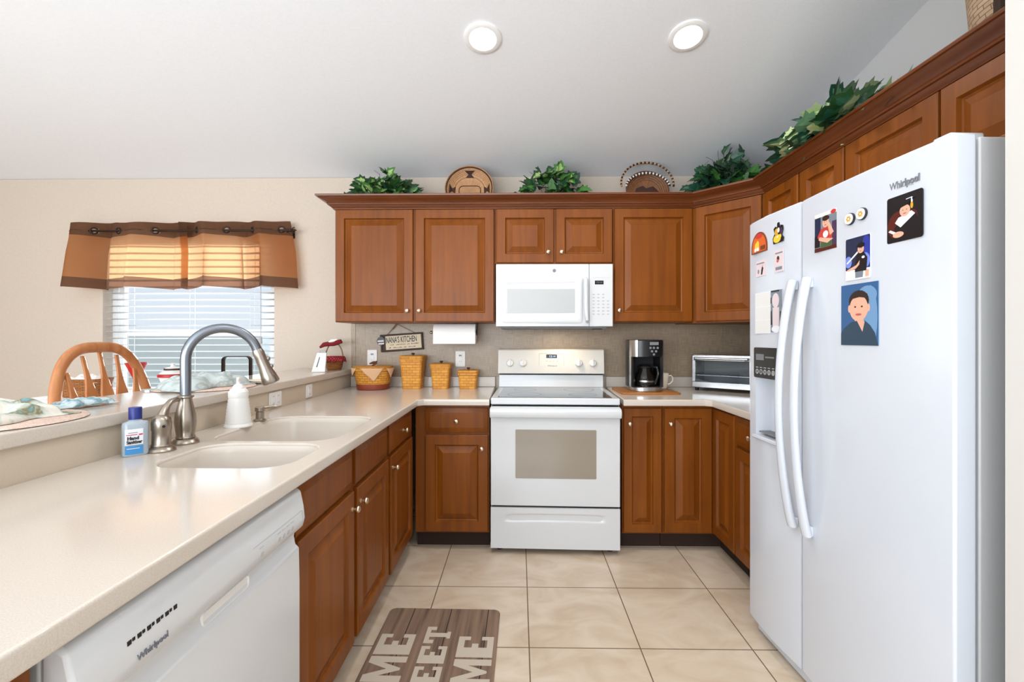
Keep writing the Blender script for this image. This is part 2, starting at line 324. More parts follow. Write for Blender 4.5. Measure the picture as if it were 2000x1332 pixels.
def obj(name, mb, mats, parent=None, bev=0, seg=2, loc=None, rotz=0, solid=0, sub=0, label=None, smooth=40):
    me = bpy.data.meshes.new(name); me.from_pydata(mb.v, [], mb.f); me.update()
    for k in (mats if isinstance(mats, (list, tuple)) else [mats]): me.materials.append(M[k])
    for p, i in zip(me.polygons, mb.mi): p.material_index = i; p.use_smooth = True
    if smooth is not None: me.set_sharp_from_angle(angle=R(smooth))
    o = bpy.data.objects.new(name, me); C.objects.link(o)
    if parent: o.parent = parent
    if loc: o.location = loc
    if rotz: o.rotation_euler[2] = rotz
    if solid:
        md = o.modifiers.new('solid', 'SOLIDIFY'); md.thickness = solid; md.offset = 0
    if bev:
        md = o.modifiers.new('bevel', 'BEVEL'); md.width = bev; md.segments = seg; md.limit_method = 'ANGLE'; md.angle_limit = R(38)
    if sub:
        md = o.modifiers.new('sub', 'SUBSURF'); md.levels = sub; md.render_levels = sub
    if label: o['label'] = label
    return o
def thing(name, label, cat, loc=(0, 0, 0), rotz=0, group=None, rot=None):
    o = bpy.data.objects.new(name, None); C.objects.link(o); o.empty_display_size = 0.05
    o.location = loc; o.rotation_euler = rot or (0, 0, rotz); o['label'] = label; o['category'] = cat
    if group: o['group'] = group
    return o
def tag(o, label, cat, group=None):
    o['label'] = label; o['category'] = cat
    if group: o['group'] = group
    return o
def struct(name, mb, mats, parent=None, **k):
    o = obj(name, mb, mats, parent, **k); o['kind'] = 'structure'; return o
def world_of(t):                                  # lets a part of thing t be written in room coordinates
    return (Matrix.Translation(t.location) @ t.rotation_euler.to_matrix().to_4x4()).inverted()
def at(x, y, z, rz=0): return Matrix.Translation((x, y, z)) @ Matrix.Rotation(rz, 4, 'Z')
def text_mb(s, size, T, m=0, depth=0.0006, offset=0.0, align='LEFT', sx=1.0):
    cu = bpy.data.curves.new('txt', 'FONT'); cu.body = s; cu.size = size; cu.extrude = depth; cu.offset = offset; cu.align_x = align
    cu.resolution_u = 3
    o = bpy.data.objects.new('txt', cu); C.objects.link(o); dg = bpy.context.evaluated_depsgraph_get()
    me = bpy.data.meshes.new_from_object(o.evaluated_get(dg)); mb = MB(T @ Matrix.Diagonal((sx, 1, 1, 1)))
    mb.add([tuple(v.co) for v in me.vertices], [tuple(p.vertices) for p in me.polygons], m)
    bpy.data.objects.remove(o); bpy.data.meshes.remove(me); bpy.data.curves.remove(cu)
    return mb
def join(a, b, m=None):
    o = len(a.v); a.v += b.v
    for f, i in zip(b.f, b.mi): a.f.append(tuple(o + k for k in f)); a.mi.append(i if m is None else m)
    return a
FACE = Matrix.Rotation(pi / 2, 4, 'X')            # text lying in xy -> standing in xz, read from -y
def rrect(x0, x1, y0, y1, r, n=6):
    out = []
    for cx, cy, a0 in ((x1 - r, y0 + r, -90), (x1 - r, y1 - r, 0), (x0 + r, y1 - r, 90), (x0 + r, y0 + r, 180)):
        for i in range(n + 1):
            a = R(a0 + 90.0 * i / n); out.append((cx + r * cos(a), cy + r * sin(a)))
    return out
def sq(hx, hy, r, n=5): return rrect(-hx, hx, -hy, hy, r, n)

# ------------------------------------------------------------------ the room
YB, XR, XL, YF = 3.40, 1.80, -4.25, -3.45
def ceil_z(y): return 2.468 + 0.212 * (YB - max(y, -0.6))
fl = MB(); fl.box(XL - .15, XR + .15, YF - .15, YB + .15, -0.10, 0.0); struct('floor', fl, 'floor')
ce = MB()
prof = [(YB + .15, 2.468 - .0318), (-0.6, ceil_z(-0.6)), (YF - .15, ceil_z(-0.6)), (YF - .15, 3.5), (YB + .15, 3.5)]
ce.rings([[(XL - .15, y, z) for y, z in prof], [(XR + .15, y, z) for y, z in prof]]); struct('ceiling', ce, 'ceil')
WX0, WX1, WZ0, WZ1 = -3.13, -1.83, 0.80, 2.03
wb = MB(); Y1 = YB + .15
wb.box(XL - .15, WX0, YB, Y1, 0, 2.465); wb.box(WX1, XR + .15, YB, Y1, 0, 2.465); wb.box(WX0, WX1, YB, Y1, 0, WZ0); wb.box(WX0, WX1, YB, Y1, WZ1, 2.465)
struct('wall_back', wb, 'wall')
def side_wall(name, x0, x1, holes):
    mb = MB()
    def seg(y0, y1, z0, ztop):
        n = 2 if y0 < -0.6 < y1 else 1
        cuts = [y0, -0.6, y1] if n == 2 else [y0, y1]
        for a, b in zip(cuts[:-1], cuts[1:]):
            za, zb = (ztop, ztop) if ztop else (ceil_z(a) + .02, ceil_z(b) + .02)
            mb.rings([[(x0, a, z0), (x0, b, z0), (x0, b, zb), (x0, a, za)], [(x1, a, z0), (x1, b, z0), (x1, b, zb), (x1, a, za)]])
    y = YF
    for (h0, h1, hz0, hz1) in holes:
        seg(y, h0, 0, None); seg(h0, h1, hz1, None)
        if hz0 > 0: seg(h0, h1, 0, hz0)
        y = h1
    seg(y, YB, 0, None)
    return struct(name, mb, 'wall')
wrt = side_wall('wall_right', XR, XR + .15, []); wrt.data.materials[0] = M['wall_right']
side_wall('wall_left', XL - .15, XL, [(-3.0, -0.5, 0, 2.45)])
wr = MB(); wr.box(XL, -3.2, YF - .15, YF, 0, 3.4); wr.box(0.5, XR, YF - .15, YF, 0, 3.4); wr.box(-3.2, 0.5, YF - .15, YF, 0, .4); wr.box(-3.2, .5, YF - .15, YF, 2.7, 3.4)
struct('wall_rear', wr, 'wall')
for nm, spec in (('window_2', 'rear'), ('door_1', 'left')):
    mb = MB()
    if spec == 'rear':
        for x in (-3.2, -1.99, -0.78, 0.44): mb.box(x, x + .06, YF - .10, YF - .04, .4, 2.7)
        mb.box(-3.2, .5, YF - .10, YF - .04, .4, .46); mb.box(-3.2, .5, YF - .10, YF - .04, 2.64, 2.7)
        o = struct(nm, mb, 'trim'); g = MB(); g.box(-3.19, .49, YF - .075, YF - .07, .41, 2.69); struct('pane', g, 'pane', o)
    else:
        for y in (-3.0, -1.78, -.56): mb.box(XL - .10, XL - .04, y, y + .06, 0.01, 2.45)
        mb.box(XL - .10, XL - .04, -3.0, -.5, 0.01, .07); mb.box(XL - .10, XL - .04, -3.0, -.5, 2.39, 2.45)
        o = struct(nm, mb, 'trim'); g = MB(); g.box(XL - .075, XL - .07, -2.99, -.51, .02, 2.44); struct('pane', g, 'pane', o)
# wall end beside the refrigerator, and the peninsula's knee wall
st = MB(); st.box(1.083, XR, 0.86, 1.037, 0, ceil_z(.86) + .01); struct('wall_fridge_side', st, 'wall_light')
kw = MB(); kw.box(-1.36, -1.25, 0.30, YB, 0, 1.003); struct('wall_peninsula', kw, 'splash', bev=.002)
ts = MB(); ts.box(-1.213, 1.792, YB - .008, YB, .985, 1.43); struct('wall_tile_back', ts, 'tile')
ts = MB(); ts.box(-1.249, -1.2135, YB - .009, YB, .912, 1.43); struct('trim_1', ts, 'tile', bev=.003)
ts = MB(); ts.box(1.792, XR, 2.06, YB - .008, .985, 1.43); struct('wall_tile_right', ts, 'tile')
# outside
gr = MB(); gr.box(-14, 12, YB + .16, 30, -0.35, -0.25); struct('ground_outside', gr, 'lawn')
nh = MB(); nh.box(-14, 8, 9.0, 9.3, -.25, 1.40); struct('wall_outside', nh, 'exterior')

# window_1 with its sashes
o = struct('window_1', MB(), 'trim'); bpy.data.objects.remove(o)
wf = MB()
for a in ((WX0, WX0 + .045, WZ0, WZ1), (WX1 - .045, WX1, WZ0, WZ1), (WX0 + .045, WX1 - .045, WZ0, WZ0 + .05), (WX0 + .045, WX1 - .045, WZ1 - .05, WZ1)):
    wf.box(a[0], a[1], YB + .085, YB + .145, a[2], a[3])
win = struct('window_1', wf, 'trim')
ss = MB(); ss.box(WX0 + .045, WX1 - .045, YB + .09, YB + .125, 1.285, 1.335)
for xx in (WX0 + .045, WX1 - .08): ss.box(xx, xx + .035, YB + .09, YB + .125, WZ0 + .05, 1.285); ss.box(xx, xx + .035, YB + .10, YB + .135, 1.335, WZ1 - .05)
struct('sash', ss, 'trim', win)
gp = MB(); gp.box(WX0 + .05, WX1 - .05, YB + .112, YB + .115, WZ0 + .05, WZ1 - .05); struct('pane', gp, 'pane', win)
sl = MB(); sl.box(WX0 - .02, WX1 + .02, YB - .03, YB, WZ0 - .03, WZ0); sl.box(WX0 + .001, WX1 - .001, YB, YB + .085, WZ0 - .001, WZ0 + .004); struct('window_sill', sl, 'trim', win, bev=.004)

# blind
BY = YB + .045
bl = thing('window_blind', 'white horizontal slat blind hanging open in the dining window', 'blind', ((WX0 + WX1) / 2, BY, WZ1)); T = world_of(bl)
mb = MB(T); mb.box(WX0 + .006, WX1 - .006, BY - .03, BY + .03, WZ1 - .045, WZ1 - .002); obj('headrail', mb, 'trim', bl, bev=.003)
mb = MB(T); z = WZ1 - .075
while z > WZ0 + .05:
    mb.grid(lambda u, v: (WX0 + .008 + u * (WX1 - WX0 - .016), BY - .025 + .05 * v, z + .003 * (1 - (2 * v - 1) ** 2) - .005 * (v - .5)), 1, 4); z -= .0492
obj('slats', mb, 'slat', bl, solid=.0022)
mb = MB(T)
for x in (-2.95, -2.48, -2.02):
    mb.tube([(x, BY - .028, WZ1 - .04), (x, BY - .028, WZ0 + .04)], .0012, 6); mb.tube([(x, BY + .028, WZ1 - .04), (x, BY + .028, WZ0 + .04)], .0012, 6)
obj('ladder_cord', mb, 'plastic', bl)
mb = MB(T); xx = -1.935
mb.tube([(xx, BY - .038, WZ1 - .04), (xx, BY - .038, 1.27)], .0022, 6); obj('pull_cord', mb, 'lgrey', bl)
mb = MB(T); mb.lathe([(.002, 1.28), (.008, 1.27), (.012, 1.235), (.010, 1.228), (.002, 1.226)], (xx, BY - .038, 0), 12); obj('tassel', mb, 'lgrey', bl)

# valance in two panels on a rod
RY, RZ = 3.30, 2.052
rod = thing('curtain_rod', 'dark bronze curtain rod with leaf finials above the dining window', 'curtain rod', (-2.45, RY, RZ)); T = world_of(rod)
mb = MB(T); mb.tube([(-3.235, RY, RZ), (-1.665, RY, RZ)], .008, 12); obj('pole', mb, 'bronze', rod)
for sgn, x in ((-1, -3.235), (1, -1.665)):
    mb = MB(T); mb.sphere((x + sgn * .008, RY, RZ), .012, 12)
    mb.tube([(x + sgn * .012, RY, RZ), (x + sgn * .03, RY, RZ), (x + sgn * .055, RY, RZ)], [.004, .011, .001], 8)
    for q in (1, -1):
        mb.tube([(x + sgn * .014, RY, RZ), (x + sgn * .026, RY, RZ + q * .018), (x + sgn * .036, RY, RZ + q * .020), (x + sgn * .038, RY, RZ + q * .012)], [.003, .004, .004, .002], 6)
    obj('finial', mb, 'bronze', rod)
for x in (-3.215, -1.685):
    mb = MB(T); mb.box(x - .005, x + .005, RY, YB, RZ - .014, RZ - .006); mb.box(x - .012, x + .012, YB - .006, YB, RZ - .04, RZ + .02); obj('bracket', mb, 'bronze', rod)
def valance(label, xs, x0, x1, phase, flare0, flare1, dz):
    t = thing('valance', label, 'valance', ((x0 + x1) / 2, RY, RZ), group='grommet valance panels'); T = world_of(t)
    sp = sum(b - a for a, b in zip(xs[:-1], xs[1:])) / (len(xs) - 1)
    def k(x):
        if x <= xs[0]: return (x - xs[0]) / sp
        for i in range(len(xs) - 1):
            if x <= xs[i + 1]: return i + (x - xs[i]) / (xs[i + 1] - xs[i])
        return len(xs) - 1 + (x - xs[-1]) / sp
    def pt(u, z):
        x = x0 + u * (x1 - x0); d = (2.112 - z) / 0.48
        y = RY + phase * (.052 + .018 * d) * (sin(pi * k(x)) + .22 * sin(2 * pi * k(x)))
        xx = x + d * (flare0 * (1 - u) + flare1 * u) + .034 * sin(2 * pi * k(x) + .4) * min(1, d * 2.2)
        return (xx, y - .012 * d, z + (.010 * sin(pi * k(x)) * phase if z > 2.05 else -.006 * d * sin(pi * k(x) * 1.0) * phase) + dz)
    nu = int((x1 - x0) / .005)
    def band(nm, za, zb, m, holes=False):
        mb = MB(T); nv = max(2, int((za - zb) / .006))
        def skip(u, v):
            x = x0 + u * (x1 - x0); z = za + (zb - za) * v
            return any((x - g) ** 2 + (z - RZ) ** 2 < .0185 ** 2 for g in xs)
        mb.grid(lambda u, v: pt(u, za + (zb - za) * v), nu, nv, skip=skip if holes else None)
        return obj(nm, mb, m, t, smooth=None)
    band('top_band', 2.112, 2.012, 'valband', True); band('center_cloth', 2.012, 1.706, 'valance'); band('bottom_band', 1.706, 1.632, 'valband')
    for g in xs:
        u = (g - x0) / (x1 - x0); p = Vector(pt(u, RZ)); q = Vector(pt(u + .01, RZ)) - Vector(pt(u - .01, RZ)); q.normalize()
        mb = MB(T); ring = [tuple(p + q * (.021 * cos(2 * pi * i / 24)) + Vector((0, 0, .021 * sin(2 * pi * i / 24)))) for i in range(24)]
        mb.tube(ring, .0058, 8, closed=True); obj('grommet', mb, 'bronze', t)
valance('left rust and brown grommet valance panel, over the window beside the wooden stool back', [-3.10, -2.92, -2.65], -3.235, -2.418, 1, -.045, .0, 0)
valance('right rust and brown grommet valance panel, nearer the wall cabinets', [-2.345, -2.13, -1.94, -1.73], -2.500, -1.672, -1, 0, .03, .004)

# recessed ceiling lights
for i, (x, y, lab) in enumerate(((-.174, 2.21, 'round recessed ceiling light, lit, above the microwave left edge'), (.81, 2.21, 'round recessed ceiling light, lit, above the coffee maker side'))):
    t = thing('recessed_light', lab, 'ceiling light', (x, y, ceil_z(y)), group='recessed ceiling lights', rot=(-math.atan(.212), 0, 0))
    mb = MB(); mb.lathe([(.062, -.002), (.066, -.010), (.082, -.010), (.090, -.006), (.091, 0.0), (.062, 0.0)], n=40); obj('trim_ring', mb, 'trim', t)
    mb = MB(); mb.lathe([(.0615, -.0035), (.03, -.0045), (.0005, -.005), (.0005, -.0005), (.0615, -.0005)][::-1], n=40); obj('lens', mb, 'lamp', t)
for x, y in ((-.174, 2.21), (.81, 2.21), (-.174, .55), (.81, .55)):  # first two belong to the fixtures; last two are added fill, out of view
    d = light('recessed_and_fill_beam', 'AREA', (x, y, ceil_z(y) - .02), (0, 0, 0), 4.5, (1.0, .97, .93), .11); d.data.shape = 'DISK'; d.data.spread = R(150)

# ------------------------------------------------------------------ cabinets
DPROF = [(0.0, .020), (0.0, .004), (.004, 0.0), (.058, 0.0), (.060, .004), (.064, .013), (.070, .0155), (.104, .003), (.107, .0008)]
DRPROF = [(0.0, .020), (0.0, .0105), (.004, .0085), (.027, .0015), (.030, 0.0)]
def scaled(prof, w, h, lim=.40):
    k = min(1.0, lim * min(w, h) / prof[-1][0]); return [(i * k, y) for i, y in prof]
def add_knob(parent, x, z, T=None):
    mb = MB(T); mb.lathe([(.009, 0), (.009, .002), (.005, .005), (.0048, .013), (.011, .018), (.0135, .023), (.012, .028), (.007, .031), (.0005, .032)], (x, 0, z), 18, 'y')
    return obj('knob', mb, 'knob', parent)
def add_door(parent, x0, x1, z0, z1, knob=None, T=None, name='door', prof=None):
    mb = MB(T); mb.panel(x0, x1, z0, z1, scaled(prof or DPROF, x1 - x0, z1 - z0)); d = obj(name, mb, 'cherry', parent, smooth=25)
    if knob: add_knob(d, knob[0], knob[1], T)
    return d
def cabinet(name, label, loc, rz, w, z0, z1, depth, doors=(), drawers=(), group=None, toe=False, cat='cabinet'):
    t = thing(name, label, cat, (loc[0], loc[1], 0), rz, group)
    mb = MB()
    mb.box(.0008, w - .0008, .0205, depth, z0, z1); obj('body', mb, 'cherry', t, bev=.0015)
    if toe:
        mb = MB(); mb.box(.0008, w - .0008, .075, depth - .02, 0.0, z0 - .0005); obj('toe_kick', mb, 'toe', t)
    for d in doors: add_door(t, *d)
    for d in drawers: add_door(t, *d, name='drawer', prof=DRPROF)
    return t
UZ0, UZ1 = 1.375, 2.124
UG = 'upper wall cabinets'
cabinet('wall_cabinet', 'cherry wall cabinet with two tall doors, above the hanging sign and paper towels', (-1.228, 3.03), 0, 1.068, UZ0, 2.127, .368,
        [(.006, .524, UZ0 + .004, UZ1, (.489, UZ0 + .075)), (.540, 1.062, UZ0 + .004, UZ1, (.568, UZ0 + .075))], group=UG)
cabinet('wall_cabinet', 'short cherry wall cabinet with two small doors, above the microwave', (-.159, 3.03), 0, .781, 1.762, 2.127, .368,
        [(.010, .388, 1.768, UZ1, (.352, 1.835)), (.403, .776, 1.768, UZ1, (.440, 1.835))], group=UG)
cabinet('wall_cabinet', 'cherry wall cabinet with one tall door, right of the microwave', (.623, 3.03), 0, .526, UZ0, 2.127, .368,
        [(.008, .518, UZ0 + .004, UZ1, (.036, UZ0 + .075))], group=UG)
# angled corner unit
ac = thing('corner_wall_cabinet', 'diagonal cherry corner wall cabinet with one door, under the largest ivy', 'cabinet', (1.45, 3.05, UZ0), group=UG); T = world_of(ac)
mb = MB(T); mb.prism([(1.151, YB - .009), (1.151, 3.0575), (1.4655, 2.743), (XR - .01, 2.743), (XR - .01, YB - .009)], UZ0 - .006, 2.127); obj('body', mb, 'cherry', ac)
dT = T @ at(1.150, 3.03, 0, R(-45)); add_door(ac, .010, .408, UZ0 + .004, UZ1, (.382, UZ0 + .075), dT)
cabinet('wall_cabinet', 'cherry wall cabinet with two doors, between the diagonal corner cabinet and the refrigerator', (1.445, 2.742), R(-90), .680, UZ0, 2.127, .345,
        [(.008, .340, UZ0 + .004, UZ1, (.315, UZ0 + .07)), (.358, .676, UZ0 + .004, UZ1, (.385, UZ0 + .07))], group=UG)
cabinet('wall_cabinet', 'short cherry wall cabinet with two wide doors above the refrigerator', (1.445, 2.061), R(-90), .955, 1.81, 2.127, .345,
        [(.007, .455, 1.815, UZ1, (.42, 1.85)), (.466, .915, 1.815, UZ1, (.50, 1.85))], group=UG)
# crown moulding
def sweep(path, prof, T=None):
    mb = MB(T); n = len(path); pts = [Vector((x, y)) for x, y in path]; rs = []
    for i, p in enumerate(pts):
        ds = []
        if i > 0: d = (pts[i] - pts[i - 1]).normalized(); ds.append(Vector((d.y, -d.x)))
        if i < n - 1: d = (pts[i + 1] - pts[i]).normalized(); ds.append(Vector((d.y, -d.x)))
        if len(ds) == 2: m = (ds[0] + ds[1]).normalized(); m = m / m.dot(ds[0])
        else: m = ds[0]
        rs.append([(p.x + m.x * o, p.y + m.y * o, z) for o, z in prof][::-1])
    return mb.rings(rs)
cp = [(.0005, 2.1285), (.012, 2.1285), (.014, 2.134), (.022, 2.140), (.027, 2.146), (.030, 2.152), (.040, 2.153), (.043, 2.160), (.041, 2.166), (.047, 2.172), (.062, 2.180), (.078, 2.187), (.086, 2.194), (.096, 2.195), (.098, 2.203), (.096, 2.207), (.0005, 2.207)]
cm = sweep([(-1.2275, YB - .002), (-1.2275, 3.05), (1.154, 3.05), (1.4645, 2.7395), (1.4645, 1.045)], cp, Matrix.Translation((0, -3.0, -2.1285)))
tag(obj('crown_molding', cm, 'cherry_shaded', loc=(0, 3.0, 2.1285), smooth=22), 'cherry crown molding running along the tops of all the wall cabinets', 'molding')

# base cabinets
BZ0, BZ1 = .10, .871
DT = .690
BG = 'lower base cabinets'
cabinet('base_cabinet', 'cherry peninsula end cabinet on the near side of the dishwasher', (-.625, .302), R(90), .292, BZ0, BZ1, .60, [(.008, .284, BZ0 + .02, DT, (.25, .62))], [(.008, .284, DT + .014, .855, (.146, .775))], BG, True)
cabinet('base_cabinet', 'cherry sink base cabinet with two doors and two plain fronts, right of the dishwasher', (-.625, 1.288), R(90), .922, BZ0, .66, .60,
        [(.006, .446, BZ0 + .012, DT, (.420, .630)), (.484, .905, BZ0 + .012, DT, (.512, .630))], [(.006, .446, DT + .014, .853), (.484, .905, DT + .014, .853)], BG, True)
sk = [o for o in C.objects if o.get('label', '').startswith('cherry sink base')][0]
mb = MB(); mb.box(.001, .921, .0205, .040, .6605, BZ1); obj('face_rail', mb, 'cherry', sk)
cabinet('base_cabinet', 'narrow cherry peninsula cabinet with one drawer above one door, nearest the corner', (-.625, 2.212), R(90), .540, BZ0, BZ1, .60,
        [(.022, .475, BZ0 + .012, DT, (.052, .630))], [(.022, .475, DT + .014, .853, (.248, .775))], BG, True)
cabinet('base_cabinet', 'cherry base cabinet with a drawer above a door, left of the range', (-.624, 2.735), 0, .448, BZ0, BZ1, .655,
        [(.062, .440, BZ0 + .012, DT, (.402, .612))], [(.062, .440, DT + .014, .853, (.251, .775))], BG, True)
cabinet('base_cabinet', 'narrow full-height single door cherry base cabinet, right of the range', (.618, 2.735), 0, .241, BZ0, BZ1, .655,
        [(.006, .230, BZ0 + .012, .853, (.040, .762))], (), BG, True)
kc = thing('corner_base_cabinet', 'L-shaped cherry corner base cabinet with two folding doors, under the toaster oven', 'cabinet', (1.30, 3.0, 0), group=BG); T = world_of(kc)
mb = MB(T); mb.prism([(.8605, 3.39), (.8605, 2.756), (1.172, 2.756), (1.172, 2.466), (1.79, 2.466), (1.79, 3.39)], BZ0, BZ1); obj('body', mb, 'cherry', kc)
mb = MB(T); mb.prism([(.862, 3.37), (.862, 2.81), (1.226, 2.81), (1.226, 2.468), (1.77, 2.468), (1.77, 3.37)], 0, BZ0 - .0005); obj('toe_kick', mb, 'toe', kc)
add_door(kc, .006, .287, BZ0 + .012, .853, (.040, .762), T @ at(.860, 2.735, 0))
add_door(kc, .004, .282, BZ0 + .012, .853, None, T @ at(1.150, 2.753, 0, R(-90)))
cabinet('base_cabinet', 'cherry base cabinet with drawer and door, half hidden behind the refrigerator', (1.150, 2.464), R(-90), .385, BZ0, BZ1, .63,
        [(.006, .375, BZ0 + .012, DT, (.345, .62))], [(.006, .375, DT + .014, .853, (.19, .775))], BG, True)

# ------------------------------------------------------------------ countertops
def slab(name, label, outer, holes, z0, z1, loc, m='counter', bev=.006):
    cu = bpy.data.curves.new('slab', 'CURVE'); cu.dimensions = '2D'; cu.fill_mode = 'BOTH'; cu.extrude = (z1 - z0) / 2 - bev; cu.bevel_depth = bev; cu.bevel_resolution = 3; cu.offset = -bev
    for poly in [outer] + holes:
        sp = cu.splines.new('POLY'); sp.points.add(len(poly) - 1); sp.use_cyclic_u = True
        for p, (x, y) in zip(sp.points, poly): p.co = (x - loc[0], y - loc[1], 0, 1)
    o = bpy.data.objects.new('slab', cu); C.objects.link(o); dg = bpy.context.evaluated_depsgraph_get()
    me = bpy.data.meshes.new_from_object(o.evaluated_get(dg)); mb = MB(Matrix.Translation((0, 0, (z0 + z1) / 2 - loc[2])))
    mb.add([tuple(v.co) for v in me.vertices], [tuple(p.vertices) for p in me.polygons])
    bpy.data.objects.remove(o); bpy.data.meshes.remove(me); bpy.data.curves.remove(cu)
    ob = obj(name, mb, m, loc=loc, smooth=30)
    if label: tag(ob, label, 'countertop')
    return ob
CZ0, CZ1 = .872, .910
b1 = rrect(-1.055, -.660, 1.268, 1.562, .085, 10); b2 = rrect(-1.115, -.660, 1.600, 2.105, .10, 10)
ct = slab('countertop', 'cream countertop with a double sink bowl, running from the peninsula to the range', [(-1.249, .30), (-.590, .30), (-.590, 2.66), (-.560, 2.69), (-.174, 2.69), (-.174, YB - .001), (-1.249, YB - .001)], [b1, b2], CZ0, CZ1, (-.9, 2.2, CZ1))
T = Matrix.Translation(ct.location).inverted()
def bowl(x0, x1, y0, y1, r, depth):
    mb = MB(T); rs = []
    for ins, z in ((-.006, CZ1 - .004), (.001, CZ1 - .010), (.004, CZ1 - .03), (.012, CZ1 - depth + .03), (.022, CZ1 - depth + .008), (.042, CZ1 - depth)):
        rs.append([(x, y, z) for x, y in rrect(x0 + ins, x1 - ins, y0 + ins, y1 - ins, max(r - ins * .6, .02), 10)][::-1])
    mb.rings(rs, cap0=False, cap1=True); o = obj('sink_bowl', mb, 'sink', ct, smooth=60)
    mb = MB(T); cx, cy = (x0 + x1) / 2, (y0 + y1) / 2
    mb.lathe([(.0005, .002), (.03, .002), (.040, .004), (.044, .001), (.044, .0002)][::-1], (cx, cy, CZ1 - depth), 24); obj('drain', mb, 'steel', o)
bowl(-1.055, -.660, 1.268, 1.562, .085, .17); bowl(-1.115, -.660, 1.600, 2.105, .10, .20)
mb = MB(); mb.box(-1.247, -.174, YB - .024, YB - .0085, CZ1 + .0003, .984); struct('trim_2', mb, 'counter', bev=.003)
rc = slab('countertop', 'cream L-shaped countertop under the coffee maker and toaster oven', [(.612, 2.69), (1.085, 2.69), (1.115, 2.66), (1.115, 2.065), (XR - .002, 2.065), (XR - .002, YB - .001), (.640, YB - .001)], [], CZ0, CZ1, (1.3, 3.0, CZ1))
T = Matrix.Translation(rc.location).inverted()
mb = MB(); mb.box(.640, XR - .01, YB - .024, YB - .0085, CZ1 + .0003, .984); mb.box(XR - .024, XR - .009, 2.07, YB - .0245, CZ1 + .0003, .984); struct('trim_3', mb, 'counter', bev=.003)
BT = 1.042
bar = slab('raised_bar', 'raised cream bar ledge along the back of the peninsula, holding place settings', [(-1.236, .26), (-1.236, YB - .001), (-1.650, YB - .001), (-1.650, .26)], [], 1.0035, BT, (-1.44, 1.9, BT))
bar['category'] = 'bar counter'

# ------------------------------------------------------------------ dishwasher
dw = thing('dishwasher', 'white dishwasher built into the peninsula under the counter', 'dishwasher', (-.612, .600, 0), R(90))
w = .672
mb = MB(); mb.box(.004, w - .004, .03, .58, .10, .866); obj('tub_body', mb, 'white', dw, bev=.004)
def extr(prof, x0, x1, T=None):   # (y,z) profile extruded along x
    m = MB(T); return m.rings([[(x0, y, z) for y, z in prof], [(x1, y, z) for y, z in prof]])
mb = extr([(.03, .858), (.004, .856), (-.006, .848), (-.014, .810), (-.018, .775), (-.012, .752), (-.002, .742), (.03, .742)][::-1], .004, w - .004); cpn = obj('control_panel', mb, 'white', dw, bev=.006, seg=3)
mb = extr([(.03, .740), (.010, .740), (.014, .722), (.010, .700), (.000, .690), (-.002, .60), (-.002, .17), (.002, .155), (.03, .155)][::-1], .004, w - .004); dd = obj('door', mb, 'white', dw, bev=.003)
mb = MB(); 
mb.rings([[(x, y, z) for x, z in rrect(.29 + i, .45 - i, .700 + i * .6, .730 - i * .6, .009, 5)] for i, y in ((0, .0135), (.002, .0098), (.004, .0098), (.006, .0120))])
obj('grip_recess', mb, 'plastic', dd)
mb = MB(); mb.box(.004, w - .004, .06, .08, .012, .15); obj('kick_plate', mb, 'black', dw)
PT = Matrix.Translation((0, -.0112, .830)) @ Matrix.Rotation(-math.atan(.008 / .038), 4, 'X')   # panel face
mb = MB()
for i in range(11):
    x = .090 + i * .0094
    mb.box(x, x + (.0072 if i % 2 == 0 else .0045), -.0155, -.010, .803 + (.001 if i % 2 else -.001), .809)
obj('vent_slots', mb, 'gap', cpn)
tm = text_mb('Whirlpool', .0150, Matrix.Translation((.104, -.0190, .769)) @ Matrix.Rotation(-.08, 4, 'X') @ FACE, depth=.001); obj('logo', tm, 'greyink', cpn)
for x, q in ((.448, 1), (.525, 4)):
    for j in range(q):
        mb = MB(); mb.box(x + j * .022, x + .009 + j * .022, -.0186, -.010, .768, .777); mb.box(x - .004 + j * .022, x + .012 + j * .022, -.0172, -.010, .787, .789); obj('button', mb, 'lgrey', cpn)
mb = MB(); 
for a in ((.42, .65, .7985, .7990), (.6495, .65, .765, .7990)): mb.box(a[0], a[1], -.0186 if a[2] < .78 else -.0162, -.008, a[2], a[3])
obj('panel_line', mb, 'lgrey', cpn)

# ------------------------------------------------------------------ range
rg = thing('range', 'white freestanding electric range with black glass cooktop', 'range', (.2115, 2.690, 0), R(-1.7))
hw = .3775
mb = MB(); mb.box(-hw, hw, .028, .655, .028, .872); obj('body', mb, 'white', rg, bev=.002)
for x in (-.33, .33):
    for y in (.07, .6):
        mb = MB(); mb.lathe([(.018, 0), (.018, .029)], (x, y, 0), 12); obj('foot', mb, 'black', rg)
mb = MB(); mb.box(-hw + .006, hw - .006, .010, .027, .04, .872); obj('front_gap', mb, 'gap', rg)
